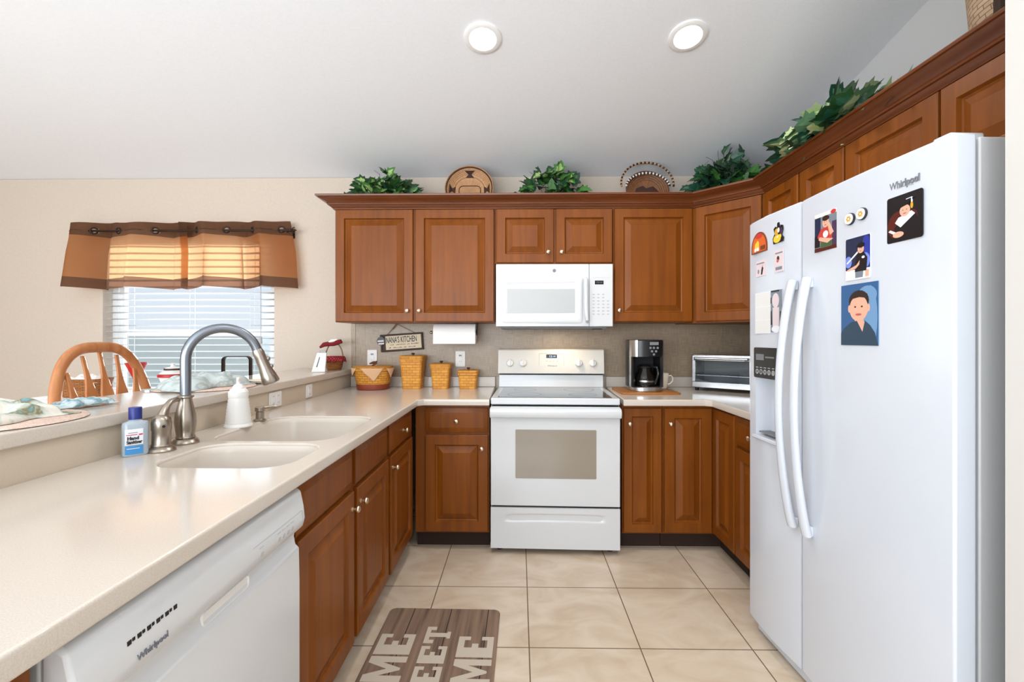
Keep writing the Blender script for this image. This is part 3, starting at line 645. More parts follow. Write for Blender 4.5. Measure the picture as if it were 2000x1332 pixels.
# storage drawer with a swept finger groove
def drf(u, v):
    x = -hw + u * 2 * hw; z = .034 + v * .240; y = -.004
    c = .211 + .006 * (1 - (x / .30) ** 2) * (1 if abs(x) < .30 else 0)
    if abs(x) < .30:
        e = min(1, (.30 - abs(x)) / .05); d = (z - c) / .022
        if -1 < d < 1: y += e * (.010 * (1 - d * d) if d > -0.6 else .010 * (1 - .36) * (d + 1) / .4)
    return (x, y, z)
mb = MB(); mb.grid(drf, 60, 48); mb.box(-hw, hw, .0005, .010, .034, .274); obj('storage_drawer', mb, 'white', rg, smooth=50)
od = MB(); od.box(-hw, hw, -.008, .009, .286, .868); od = obj('oven_door', od, 'white', rg, bev=.004)
mb = MB(); mb.plate(rrect(-.232, .240, .448, .734, .006), -.0092, -.007); obj('window', mb, 'ovenglass', od)
mb = extr([(-.009, .866), (-.040, .862), (-.052, .850), (-.054, .826), (-.046, .808), (-.034, .806), (-.030, .815), (-.009, .838)][::-1], -hw - .002, hw + .002); obj('handle', mb, 'white', od, bev=.004, seg=3)
mb = MB(); mb.box(-hw, hw, -.006, .655, .8795, .917); tp = obj('cooktop', mb, 'white', rg, bev=.006, seg=3)
mb = MB(); mb.box(-.338, .338, .030, .575, .9165, .9185); obj('ceramic_glass', mb, 'ceramic_glass', tp, bev=.001)
for x, y, r in ((-.18, .17, .105), (.18, .17, .085), (-.18, .43, .075), (.18, .43, .10)):
    mb = MB(); mb.lathe([(r, .9184), (r, .91865), (r - .0015, .91865), (r - .0015, .9184)], (x, y, 0), 40, closed=True); obj('burner_ring', mb, 'gap', tp)
# backguard: sloped riser, black line, control panel
mb = extr([(.600, .9175), (.612, 1.005), (.655, 1.005), (.675, .9175)][::-1], -hw + .004, hw - .004); obj('riser', mb, 'white', rg, bev=.003)
mb = extr([(.608, 1.006), (.608, 1.014), (.655, 1.014), (.655, 1.006)][::-1], -hw + .008, hw - .008); obj('riser_gap', mb, 'gap', rg)
bg_ = extr([(.588, 1.0145), (.604, 1.150), (.612, 1.182), (.625, 1.190), (.672, 1.190), (.672, 1.0145)][::-1], -hw - .002, hw + .002); bgo = obj('control_panel', bg_, 'cream_plastic', rg, bev=.004, seg=3)
BT_ = Matrix.Translation((0, .588, 1.0145)) @ Matrix.Rotation(-math.atan(.016 / .1355), 4, 'X')       # x, y out (-), z up the face
for x in (-.293, -.200, .198, .297):
    mb = MB(BT_); mb.lathe([(.027, 0), (.027, .004), (.024, .006), (.0235, .018), (.021, .022), (.0005, .022)], (x, 0, .075), 24, 'y')
    mb.box(x - .005, x + .005, -.034, -.018, .055, .099); obj('knob', mb, 'plastic', bgo, bev=.0015)
for x in (-.293, -.200, .198, .297):
    mb = MB(BT_)
    for q in range(9):
        a = R(-60 + q * 37.5); mb.box(x + .034 * sin(a) - .0015, x + .034 * sin(a) + .0015, -.0006, .002, .075 - .034 * cos(a) - .0015, .075 - .034 * cos(a) + .0015)
    obj('dial_marks', mb, 'lgrey', bgo)
mb = MB(BT_)
for a in ((-.085, -.083, .06, .145), (.093, .095, .06, .145), (-.085, .095, .144, .146)): mb.box(a[0], a[1], -.0006, .002, a[2], a[3])
for x in (-.03, -.005, .02, .045): mb.box(x - .008, x + .008, -.0006, .002, .088, .091)
obj('timer_outline', mb, 'lgrey', bgo)
tm = text_mb('Whirlpool', .016, BT_ @ Matrix.Translation((-.024, -.0005, .052)) @ FACE, depth=.0005); obj('logo', tm, 'greyink', bgo)
mb = MB(BT_); mb.box(-.033, .043, -.0012, .002, .112, .138); ds = obj('display', mb, 'display', bgo)
tm = text_mb('12:14', .021, BT_ @ Matrix.Translation((-.014, -.0016, .1175)) @ FACE, depth=.0003); obj('digits', tm, 'digit', ds)

# ------------------------------------------------------------------ microwave
mw = thing('microwave', 'white over-the-range microwave mounted under the short cabinet', 'microwave', (.2295, 2.975, 1.345)); hw = .379; hz = .405
mb = MB(); mb.box(-hw, hw, .030, .412, .004, hz); obj('body', mb, 'white', mw, bev=.003)
mb = MB(); mb.box(-hw + .03, hw - .03, .05, .38, -.012, .0035); obj('grease_filter', mb, 'grey', mw)
mb = MB(); mb.box(.260, .32, .06, .10, -.018, -.0125); obj('lamp_cover', mb, 'matteblack', mw)
dr = MB(); dr.box(-hw, .2255, 0, .0295, 0, hz); dr = obj('door', dr, 'white', mw, bev=.004, seg=3)
mb = MB(); mb.panel(-.342, .178, .022, .318, [(0, -.0004), (.0015, .0012), (.003, -.0004)])
mb2 = MB(); mb2.rings([[(x, y, z) for x, z in rrect(-.342 + i, .182 - i, .022 + i, .318 - i, .02, 5)] for i, y in ((0, .001), (0, -.004), (.003, -.006), (.030, -.006), (.032, -.005))]); obj('door_frame', mb2, 'white', dr)
mb = MB(); mb.plate(rrect(-.305, .133, .088, .243, .004), -.0068, -.004); obj('window', mb, 'mwglass', dr)
mb = MB(); mb.tube([(.200, -.002, .312), (.200, -.030, .300), (.200, -.036, .24), (.200, -.037, .16), (.202, -.036, .09), (.208, -.030, .042), (.214, -.002, .028)], .0125, 12, flat=.62, up=(1, 0, 0)); obj('handle', mb, 'white', dr)
mb = MB(); mb.lathe([(.011, 0), (.011, .001), (.0005, .001)], (0, 0, .362), 24, 'y'); em = obj('emblem', mb, 'greyink', dr)
cpl = MB(); cpl.box(.2275, hw, 0, .0295, 0, hz); cpl = obj('control_panel', cpl, 'white', mw, bev=.004, seg=3)
mb = MB(); mb.box(.262, .318, -.0014, .003, .272, .297); ds = obj('display', mb, 'display', cpl)
tm = text_mb('12:14', .017, Matrix.Translation((.271, -.0017, .279)) @ FACE, depth=.0003); obj('digits', tm, 'greyink', ds)
mb = MB()
for r in range(7):
    for c in range(4):
        if r < 2 and c == 3: continue
        x = .247 + c * .031; z = .205 - r * .0215
        mb.box(x, x + .014, -.0008, .002, z, z + .006)
mb.box(.247, .36, -.0008, .002, .316, .3168)
obj('keypad', mb, 'lgrey', cpl)
light('microwave_cooktop_lamp', 'AREA', (.29, 3.16, 1.322), (0, 0, 0), .75, (1.0, .82, .58), .10, .06)

# ------------------------------------------------------------------ refrigerator
fr = thing('refrigerator', 'white side-by-side refrigerator with ice dispenser, covered in photos and magnets', 'refrigerator', (1.013, 2.024, 0), R(-87.46))
FW, FT = .902, 1.770
def bulge(x, x0, x1): c = (x0 + x1) / 2; return .011 * (1 - ((x - c) / ((x1 - x0) / 2)) ** 2)
mb = MB(); mb.box(.004, FW - .004, .066, .735, .035, 1.763); obj('cabinet_body', mb, 'fridge_side', fr, bev=.004)
mb = MB(); mb.box(.02, FW - .02, .058, .0655, .07, 1.74); obj('gasket', mb, 'grey', fr)
mb = MB(); mb.box(.01, FW - .01, .03, .065, .004, .056); obj('toe_grille', mb, 'fridge', fr, bev=.004)
for x in (.05, FW - .09):
    mb = MB(); mb.box(x, x + .05, .03, .12, 1.7635, 1.790); obj('hinge_cover', mb, 'white', fr, bev=.006)
DX = (.056, .220); DZr = (.862, 1.104)
def fdoor(name, x0, x1, hole=None):
    mb = MB(); xs = [x0 + (x1 - x0) * i / 16 for i in range(17)]; zs = [.062, FT]
    if hole:
        xs = sorted(xs + list(hole[:2])); xs = [x for i, x in enumerate(xs) if i == 0 or x - xs[i - 1] > .004 or x in hole]
        zs = [.062, hole[2], hole[3], FT]
    f = lambda x: -bulge(x, x0, x1)
    for xa, xb in zip(xs[:-1], xs[1:]):
        for za, zb in zip(zs[:-1], zs[1:]):
            if hole and hole[0] - 1e-4 <= xa and xb <= hole[1] + 1e-4 and za == hole[2]: continue
            mb.add([(xa, f(xa), za), (xb, f(xb), za), (xb, f(xb), zb), (xa, f(xa), zb)], [(0, 1, 2, 3)])
    # rounded vertical edges, top, bottom, back
    top = [(x, f(x)) for x in xs]
    mb.add([(x, y, FT) for x, y in top] + [(x1, .056, FT), (x0, .056, FT)], [tuple(range(len(top) + 2))])
    mb.add([(x, y, .062) for x, y in top] + [(x1, .056, .062), (x0, .056, .062)], [tuple(range(len(top) + 2))[::-1]])
    for x, s in ((x0, 1), (x1, 0)):
        q = [(x, 0, .062), (x, 0, FT), (x, .056, FT), (x, .056, .062)]; mb.add(q, [(0, 1, 2, 3) if s else (3, 2, 1, 0)])
    mb.add([(x0, .056, .062), (x0, .056, FT), (x1, .056, FT), (x1, .056, .062)], [(0, 1, 2, 3)])
    # merge doubles
    key = {}; nv = []; mp = []
    for p in mb.v:
        k = tuple(round(c, 5) for c in p)
        if k not in key: key[k] = len(nv); nv.append(p)
        mp.append(key[k])
    mb.v = nv; mb.f = [tuple(mp[i] for i in ff) for ff in mb.f]
    return obj(name, mb, 'fridge', fr, bev=.006, seg=3, smooth=30)
SX = .340
fz = fdoor('freezer_door', .000, SX - .003, (DX[0], DX[1], DZr[0], DZr[1]))
fd_ = fdoor('fresh_food_door', SX + .003, FW)
def off_fz(x): return -bulge(x, 0, SX - .003)
def off_fd(x): return -bulge(x, SX + .003, FW)
# dispenser
mb = MB(); ya = off_fz(.14); D = .052
x0, x1 = DX; z0, z1 = DZr
mb.add([(x0, off_fz(x0), z0), (x1, off_fz(x1), z0), (x1, off_fz(x1), z1), (x0, off_fz(x0), z1), (x0 + .012, D, z0 + .012), (x1 - .012, D, z0 + .012), (x1 - .012, D, z1 - .004), (x0 + .012, D, z1 - .004)],
       [(0, 4, 5, 1)[::-1], (1, 5, 6, 2)[::-1], (2, 6, 7, 3)[::-1], (3, 7, 4, 0)[::-1], (4, 7, 6, 5)[::-1]])
rcs = obj('dispenser_recess', mb, 'fridge', fz)
mb = MB(); mb.box(x0 + .014, x1 - .014, .0, .050, z0 + .013, z0 + .018); obj('drip_grille', mb, 'grey', rcs)
mb = MB(); mb.box(x0 - .004, x1 + .004, ya - .012, ya + .006, z0 - .012, z0 + .004); obj('drip_shelf', mb, 'fridge', rcs, bev=.004)
mb = MB(); mb.box(.120, .156, .036, .046, z0 + .13, z0 + .215); obj('lever', mb, 'fridge', rcs, bev=.004)
mb = MB(); mb.plate(rrect(.056, .220, 1.106, 1.232, .008), ya - .0045, ya + .006); dp = obj('dispenser_panel', mb, 'black', fz, bev=.001)
mb = MB()
for i in range(5): mb.lathe([(.0105, 0), (.0105, .0006), (.0075, .0006), (.0075, 0)], (.082 + i * .028, ya - .0045, 1.132), 18, 'y')
for i in range(5): mb.box(.074 + i * .028, .090 + i * .028, ya - .0052, ya - .004, 1.148, 1.151)
obj('button_marks', mb, 'lgrey', dp)
mb = MB(); mb.box(.074, .130, ya - .0052, ya - .004, 1.180, 1.205); mb.box(.14, .20, ya - .0052, ya - .004, 1.19, 1.196); obj('panel_print', mb, 'grey', dp)
for hx, nm, dobj in ((.318, 0, fz), (.400, 1, fd_)):
    mb = MB(); pts = []; rr = []
    for i in range(25):
        u = i / 24; z = .578 + u * .905; s = sin(pi * u)
        y = (off_fz(.318) if nm == 0 else off_fd(.40)) - .016 - .050 * s ** .8
        pts.append((hx + (-.004 if nm == 0 else .004) * s, y, z)); rr.append(.0115 + .003 * (1 - s))
    mb.tube(pts, rr, 14, flat=1.45, up=(0, 1, 0))
    for u in (0, 1):
        z = .578 + u * .905; s = 1 if u == 0 else -1; mb.box(hx - .013, hx + .013, -.028, -.004, z + (0 if s > 0 else -.035), z + (.035 if s > 0 else 0))
    obj('handle', mb, 'fridge', dobj, bev=.003)
tm = text_mb('Whirlpool', .0270, Matrix.Translation((.728, off_fd(.775) - .0006, 1.683)) @ FACE, depth=.0012, offset=.0006, sx=.80); obj('logo', tm, 'greyink', fd_)
mb = MB()
for i in range(14):
    u = i / 13; mb.box(.745 + u * .05, .7495 + u * .05, off_fd(.77) - .0008, off_fd(.77) + .003, 1.6785 + .003 * sin(pi * u * 1.0), 1.680 + .003 * sin(pi * u))
obj('logo_swoosh', mb, 'lgrey', fd_)

# flat things held on its doors
frM = Matrix.Translation(fr.location) @ fr.rotation_euler.to_matrix().to_4x4()
def on_fridge(x, z, off): return (frM @ Vector((x, off, z)))
def EL(cx, cy, rx, ry, n=20, a0=0, a1=360): return [(cx + rx * cos(R(a0 + (a1 - a0) * i / (n if a1 - a0 == 360 else n - 1))), cy + ry * sin(R(a0 + (a1 - a0) * i / (n if a1 - a0 == 360 else n - 1)))) for i in range(n)]
def RC(x0, x1, y0, y1, r=0): return rrect(x0, x1, y0, y1, r, 4) if r else [(x0, y0), (x1, y0), (x1, y1), (x0, y1)]
def flat_print(name, label, cat, x0, x1, z0, z1, layers, off, group=None, outline=None, card='p_white', tilt=0, thick=.0016):
    cx, cz = (x0 + x1) / 2, (z0 + z1) / 2; w, h = x1 - x0, z1 - z0
    t = thing(name, label, cat, on_fridge(cx, cz, off - .0004), fr.rotation_euler[2], group)
    Tt = Matrix.Rotation(tilt, 4, 'Y')
    mb = MB(Tt); mb.plate([((u - .5) * w, (v - .5) * h) for u, v in (outline or RC(0, 1, 0, 1, .035))], -thick, 0); obj('card', mb, card, t)
    keys = []; mb = MB(Tt)
    for i, (k, poly) in enumerate(layers):
        if k not in keys: keys.append(k)
        mb.plate([((min(max(u, .0), 1.0) - .5) * w, (min(max(v, 0.0), 1.0) - .5) * h) for u, v in poly], -thick - .00012 * (i + 1), -thick + .0002, keys.index(k))
    obj('picture', mb, keys, t)
    return t
def face(cx, cy, rx, ry):
    return [('p_skin', EL(cx, cy, rx, ry)), ('p_hair', EL(cx - .36 * rx, cy + .12 * ry, .11 * rx, .07 * ry, 8)), ('p_hair', EL(cx + .36 * rx, cy + .12 * ry, .11 * rx, .07 * ry, 8)), ('p_lip', EL(cx, cy - .48 * ry, .34 * rx, .09 * ry, 10))]
FG = 'pictures and magnets on the refrigerator'
flat_print('photo_print', 'large portrait photo of a boy in dark polo on blue, on the refrigerator', 'photo', .552, .694, 1.250, 1.437,
    [('p_blue', RC(0, 1, 0, 1)), ('p_sky', EL(.80, .45, .18, .5)), ('p_sky', EL(.72, .8, .25, .15)), ('p_skin', [(.38, .25), (.64, .25), (.62, .55), (.40, .55)]),
     ('p_shirt', [(0, 0), (1, 0), (.92, .20), (.80, .32), (.66, .40), (.58, .25), (.46, .40), (.30, .38), (.08, .28), (0, .2)]), ('p_skin', [(.45, .40), (.66, .38), (.60, .22)]),
     ('p_skin', EL(.24, .60, .035, .06)), ('p_skin', EL(.76, .60, .035, .06)), ('p_hair', EL(.50, .72, .27, .17))] + face(.50, .60, .25, .21) + [('p_hair', [(.27, .70), (.34, .76), (.52, .78), (.68, .76), (.74, .69), (.73, .82), (.60, .88), (.40, .88), (.29, .82)]), ('p_lip', EL(.50, .505, .06, .010, 10))], off_fd(.62), FG, outline=RC(0, 1, 0, 1), card='p_sky')
flat_print('photo_print', 'graduation photo magnet of a boy in black cap and gown with white collar', 'photo', .720, .829, 1.535, 1.661,
    [('p_black', RC(0, 1, 0, 1, .05)), ('p_maroon', EL(.32, .36, .30, .30)), ('p_maroon', EL(.72, .42, .16, .2)), ('p_black', [(.18, .0), (.98, .02), (.97, .30), (.82, .52), (.60, .60), (.40, .42), (.22, .32)]),
     ('p_white', [(.24, .42), (.40, .30), (.80, .52), (.70, .60), (.52, .55), (.34, .52)])] + face(.52, .64, .145, .125) + [('p_black', [(.33, .70), (.46, .73), (.66, .76), (.64, .86), (.40, .83), (.30, .80)]), ('p_black', [(.22, .80), (.55, .75), (.80, .86), (.48, .90)]),
     ('p_white', [(.56, .875), (.72, .885), (.72, .87), (.56, .86)]), ('p_white', [(.70, .88), (.73, .88), (.73, .77), (.70, .77)]), ('p_gold', EL(.715, .71, .03, .07)), ('p_white', [(.06, .26), (.11, .29), (.30, .20), (.26, .15)]), ('p_skin', EL(.34, .155, .15, .065))], off_fd(.775), FG, outline=RC(0, 1, 0, 1, .06), card='p_black')
flat_print('photo_print', 'small photo magnet of a boy in a red shirt', 'photo', .426, .528, 1.565, 1.694,
    [('p_grey', RC(0, 1, 0, 1, .03)), ('p_navy', RC(0, .28, .3, .9)), ('p_purple', RC(.8, 1, .1, .7)), ('p_cream', RC(0, 1, .9, 1)), ('p_red', EL(.86, .94, .12, .055)), ('p_black', RC(0, .24, .12, .42)), ('p_maroon', RC(.0, 1, 0, .10)), ('p_green', [(.28, .08), (.78, .08), (.8, .22), (.3, .26)]),
     ('p_red', [(.14, .38), (.30, .58), (.70, .60), (.84, .40), (.74, .22), (.30, .24)]), ('p_white', EL(.52, .42, .12, .09)), ('p_skin', [(.20, .30), (.60, .18), (.86, .26), (.62, .30), (.24, .38)]), ('p_skin', [(.72, .36), (.60, .68), (.68, .70), (.88, .42)])] + face(.52, .72, .14, .13) + [('p_hair', EL(.53, .83, .15, .07))], off_fd(.477), FG, card='p_cream')
flat_print('photo_print', 'photo magnet of a boy in navy baseball uniform holding a bat', 'photo', .571, .665, 1.450, 1.579,
    [('p_navy', RC(0, 1, 0, 1, .04)), ('p_royal', EL(.85, .6, .2, .4)), ('p_violet', EL(.80, .42, .2, .18)), ('p_violet', EL(.12, .44, .14, .14)), ('p_white', RC(0, 1, 0, .24)), ('p_skin', RC(.82, .96, .04, .2)), ('p_white', [(.04, .42), (.08, .40), (.52, .62), (.50, .66)]),
     ('p_black', [(.40, .18), (.86, .18), (.90, .48), (.76, .62), (.50, .60), (.42, .44)]), ('p_skin', [(.08, .26), (.46, .34), (.60, .44), (.58, .34), (.44, .26), (.1, .22)]), ('p_white', EL(.74, .50, .06, .03)), ('p_grey', [(.42, .04), (.72, .04), (.74, .18), (.42, .18)])] + face(.64, .70, .12, .10) + [('p_black', EL(.65, .79, .14, .065)), ('p_black', [(.46, .76), (.60, .75), (.60, .79), (.48, .785)])], off_fd(.618), FG, card='p_white')
for x, z, lab in ((.5895, 1.6405, 'lower left of two round button magnets'), (.636, 1.644, 'upper right of two round button magnets')):
    t = thing('round_magnet', lab + ' on the refrigerator door, white and black', 'magnet', on_fridge(x, z, off_fd(x) - .0004), fr.rotation_euler[2], FG)
    mb = MB(); mb.lathe([(.0185, 0), (.0185, .0055), (.016, .007), (.0005, .007)], n=28, axis='y'); obj('disc', mb, 'ink', t)
    mb = MB(); mb.lathe([(.0165, .0065), (.0165, .0080), (.0005, .0080)], n=24, axis='y'); obj('rim', mb, 'p_cream', t)
    mb = MB(); 
    for q in range(6): a = q * pi / 3; mb.plate([(.006 * cos(a) + .003 * cos(b), .006 * sin(a) + .003 * sin(b)) for b in [k * pi / 4 for k in range(8)]], -.0084, -.0078)
    obj('emblem', mb, 'p_gold', t)
ar = [(0, 0)] + [(.5 - .5 * cos(R(a)), .22 + .78 * sin(R(a))) for a in range(0, 181, 12)] + [(1, 0)]
flat_print('arch_magnet', 'orange arch shaped souvenir magnet, nearest the refrigerator far edge', 'magnet', .036, .150, 1.628, 1.714,
    [('p_brown', ar), ('p_orange', [(.06 + .88 * u, .05 + .88 * v) for u, v in ar]), ('p_red', EL(.5, .80, .24, .12)), ('p_yellow', [(.2, .12), (.5, .14), (.5, .5), (.42, .6), (.26, .46)]), ('p_orange', EL(.68, .5, .12, .2)), ('p_white', RC(.22, .32, .08, .24)), ('p_white', RC(.36, .5, .1, .26)), ('p_brown', RC(.6, .9, .1, .3))], off_fz(.09), FG, outline=ar, card='p_brown', thick=.005)
cl = [(.1, .0), (.95, .02), (1, .2), (.84, .34), (.95, .62), (.90, .80), (.78, .84), (.66, .70), (.58, 1.0), (.46, .98), (.44, .74), (.28, .84), (.12, .74), (.24, .50), (.04, .28)]
flat_print('cluster_magnet', 'small yellow and black cutout magnet beside the orange arch magnet', 'magnet', .186, .257, 1.642, 1.722,
    [('p_black', cl), ('p_yellow', EL(.45, .22, .34, .2)), ('p_gold', EL(.4, .55, .16, .18)), ('p_cream', EL(.58, .62, .10, .12)), ('p_purple', EL(.82, .5, .09, .22)), ('p_yellow', EL(.72, .3, .12, .1)), ('p_white', EL(.5, .30, .06, .05))], off_fz(.222), FG, outline=cl, card='p_black', thick=.004)
flat_print('small_photo_magnet', 'small pale photo magnet below the arch magnet, with a dark figure', 'magnet', .067, .141, 1.528, 1.594,
    [('p_pink', RC(0, 1, 0, 1)), ('p_grey', RC(.05, .8, .78, .86)), ('p_black', [(.48, .1), (.62, .1), (.72, .5), (.60, .62), (.52, .4)]), ('p_grey', EL(.24, .32, .08, .14)), ('p_skin', EL(.66, .66, .05, .06))], off_fz(.10), FG, outline=RC(0, 1, 0, 1))
flat_print('small_photo_magnet', 'small pale photo magnet below the yellow cutout magnet', 'magnet', .196, .254, 1.529, 1.614,
    [('p_pink', RC(0, 1, 0, 1)), ('p_grey', RC(.1, .9, .84, .9)), ('p_hair', EL(.42, .62, .14, .12)), ('p_lip', EL(.38, .52, .12, .08)), ('p_grey', RC(.15, .85, .1, .24))], off_fz(.225), FG, outline=RC(0, 1, 0, 1))
flat_print('photo_strip', 'white paper with a photo booth strip, above the water dispenser', 'paper', .064, .248, 1.290, 1.460,
    [('p_white', RC(0, 1, 0, 1)), ('p_cream', RC(.02, .6, .66, .98)), ('p_cream', RC(.02, .6, .34, .64)), ('p_cream', RC(.02, .6, .03, .32)), ('p_grey', RC(.60, 1, .02, 1)), ('p_black', [(.6, .2), (.66, .2), (.64, .55), (.6, .5)]), ('p_black', RC(.93, 1, .1, .5)), ('p_black', RC(.62, .9, .96, 1)), ('p_black', RC(.60, .63, .7, .84)),
     ('p_pink', EL(.78, .76, .12, .17)), ('p_pink', RC(.68, .90, .08, .6)), ('p_white', EL(.80, .10, .16, .08))], off_fz(.156), FG, outline=RC(0, 1, 0, 1))

# ------------------------------------------------------------------ outlets and switches
def outlet(name, label, T0, w, h, n, group, horiz=False):
    t = thing(name, label, 'outlet', T0[0], T0[1], group)
    mb = MB(); mb.plate(rrect(-w / 2, w / 2, -h / 2, h / 2, .006), -.005, 0); obj('cover_plate', mb, 'plastic', t, bev=.0015)
    for i in range(n):
        o = (i - (n - 1) / 2) * .046
        mb = MB(); mb.plate([(o + x, z) for x, z in (rrect(-.016, .016, -.033, .033, .003) if not horiz else rrect(-.016, .016, -.026, .026, .003))], -.0068, -.004); r = obj('receptacle', mb, 'trim', t, bev=.0008)
        mb = MB()
        for z in (-.018, .018):
            for x in (-.006, .005): mb.box(o + x, o + x + .002, -.0074, -.006, z - .004, z + .004)
        obj('slots', mb, 'grey', r)
        if not horiz:
            mb = MB(); mb.box(o - .006, o + .006, -.0078, -.006, .040, .046) if False else mb.box(o - .010, o + .010, -.0090, -.006, .022, .030); obj('test_button', mb, 'grey', r)
    return t
OG = 'outlets around the counters'
outlet('wall_outlet', 'white wall outlet between the lidded basket and the hanging sign', ((-1.090, YB - .0085, 1.124), 0), .072, .116, 1, OG)
outlet('wall_outlet', 'white wall outlet above the smallest canister, left of the range', ((-.434, YB - .0085, 1.115), 0), .072, .116, 1, OG)
outlet('bar_outlet', 'double cream outlet plate on the peninsula splash beside the chrome dispenser pump', ((-1.2495, 2.327, .957), R(90)), .118, .078, 2, OG, True)
outlet('bar_outlet', 'single cream outlet plate on the peninsula splash nearest the corner basket', ((-1.2495, 2.704, .957), R(90)), .078, .078, 1, OG, True)

# ------------------------------------------------------------------ faucet set and sink-side things
fa = thing('faucet', 'tall gooseneck pull-down kitchen faucet in brushed nickel', 'faucet', (-1.147, 1.560, CZ1), R(-55))
mb = MB(); mb.lathe([(.0005, 0), (.040, 0), (.041, .006), (.036, .014), (.028, .018), (.030, .022), (.027, .028), (.030, .050), (.033, .075), (.031, .100), (.024, .130), (.0195, .150), (.020, .156), (.025, .159), (.025, .164), (.019, .167), (.0005, .167)], n=32); obj('base', mb, 'nickel', fa)
pts = [(0, 0, .165), (0, 0, .22), (0, 0, .285)]
for i in range(1, 23): a = R(180 - 163 * i / 22); pts.append((0.004 * i / 22, .110 + .110 * cos(a), .287 + .110 * sin(a)))
end = Vector(pts[-1]); d = (Vector(pts[-1]) - Vector(pts[-2])).normalized()
mb = MB(); mb.tube(pts, .0165, 18); obj('gooseneck', mb, 'chrome', fa)
mb = MB(); q = [end + d * k for k in (0, .012, .03, .07, .105, .128, .134)]; mb.tube(q, [.0168, .020, .0195, .021, .027, .031, .028], 22); sh = obj('spray_head', mb, 'nickel', fa)
mb = MB(); side = Vector((0, d.z, -d.y)) * -1
if side.y < 0: side = -side
for k in (.045, .075): p = end + d * k + side * .021; mb.sphere(tuple(p), .009, 10)
obj('spray_button', mb, 'nickel', sh)
hd = thing('mixer_valve', 'brushed nickel single lever valve beside the gooseneck faucet', 'faucet valve', (-1.146, 1.452, CZ1))
mb = MB(); mb.lathe([(.0005, 0), (.039, 0), (.040, .005), (.036, .012), (.028, .016), (.029, .020), (.026, .026), (.0255, .066), (.027, .069), (.0275, .092), (.025, .106), (.014, .116), (.0005, .118)], n=28); obj('valve_body', mb, 'nickel', hd)
mb = MB(); mb.tube([(0, 0, .095), (.0, .008, .118), (0, .022, .140), (0, .040, .153), (0, .062, .157), (0, .076, .154)], [.018, .0145, .011, .009, .0085, .006], 14); obj('lever', mb, 'nickel', hd)
mb = MB(); mb.lathe([(.0045, 0), (.0045, .003), (.0005, .003)], (.0, -.0262, .082), 12, 'y'); mb = MB(at(0, 0, 0, R(50))); mb.lathe([(.0045, 0), (.0045, .003), (.0005, .003)], (.0, -.0262, .082), 12, 'y'); obj('index_dot', mb, 'gap', hd)
dp = thing('built_in_dispenser', 'small brushed nickel soap dispenser pump mounted in the counter', 'soap dispenser', (-1.131, 1.985, CZ1))
mb = MB(); mb.lathe([(.0005, 0), (.026, 0), (.026, .005), (.017, .010), (.0165, .040), (.020, .043), (.020, .058), (.0165, .061), (.0005, .061)], n=22); obj('pump_body', mb, 'nickel', dp)
mb = MB(); mb.tube([(0, 0, .055), (.02, .012, .057), (.045, .028, .060), (.055, .034, .056)], [.008, .0075, .0065, .005], 10); obj('spout', mb, 'nickel', dp)
so = thing('soap_bottle', 'white ribbed ceramic soap pump bottle behind the sink', 'soap dispenser', (-1.150, 1.862, CZ1))
pf = [(.0005, 0), (.052, 0), (.053, .004), (.050, .010)]
for i in range(9): z = .014 + i * .0125; r = .049 - .0155 * (z / .13) ** 1.1; pf += [(r, z), (r + .0012, z + .006)]
pf += [(.037, .128), (.037, .142), (.034, .145), (.030, .152), (.024, .156), (.0005, .156)]
mb = MB(); mb.lathe(pf, n=32); obj('bottle', mb, 'plastic', so)
mb = MB(); mb.lathe([(.0005, .155), (.022, .155), (.023, .160), (.016, .170), (.008, .174), (.007, .200), (.0005, .200)], n=20); mb.tube([(0, 0, .192), (.010, -.018, .195), (.016, -.034, .186)], [.007, .006, .004], 8); obj('pump', mb, 'plastic', so)
sa = thing('sanitizer_bottle', 'clear hand sanitizer bottle with navy cap and blue label', 'bottle', (-1.185, 1.398, CZ1), R(52)); sa.scale = (1.16, 1.16, 1.2)
def oval_loft(mb, secs, n=28, p=2.6, m=None):
    rs = []
    for hx, hy, z in secs:
        rs.append([(hx * math.copysign(abs(cos(2 * pi * i / n)) ** (2 / p), cos(2 * pi * i / n)), hy * math.copysign(abs(sin(2 * pi * i / n)) ** (2 / p), sin(2 * pi * i / n)), z) for i in range(n)])
    return mb.rings(rs, m=m)
mb = oval_loft(MB(), [(.026, .013, .0), (.0285, .0155, .003), (.0285, .0155, .080), (.027, .0145, .0855), (.016, .012, .089), (.0125, .0115, .091), (.0125, .0115, .094)]); obj('bottle', mb, 'gel', sa)
mb = MB(); mb.lathe([(.0005, .0935), (.0145, .0935), (.0145, .122), (.0135, .124), (.0005, .124)], n=24); obj('cap', mb, 'navy', sa)
def curved_label(x0, x1, z0, z1, m, nm, par, e=.0006):
    mb = MB(); hx, hy, p = .0285 + e, .0155 + e, 2.6
    f = lambda x: -hy * max(0, 1 - abs(x / hx) ** p) ** (1 / p)
    mb.grid(lambda u, v: (x0 + u * (x1 - x0), f(x0 + u * (x1 - x0)), z0 + v * (z1 - z0)), 10, 1); return obj(nm, mb, m, par)
lb = curved_label(-.0240, .0135, .030, .070, 'p_white', 'label', sa)
curved_label(-.0240, .0135, .006, .0275, 'bluelabel', 'blue_label', sa)
curved_label(.004, .0125, .0535, .0570, 'redlabel', 'red_bar', lb, .001); curved_label(-.022, .001, .0545, .0565, 'redlabel', 'red_line', lb, .001); curved_label(-.018, .002, .0600, .0615, 'greyink', 'small_print', lb, .001)
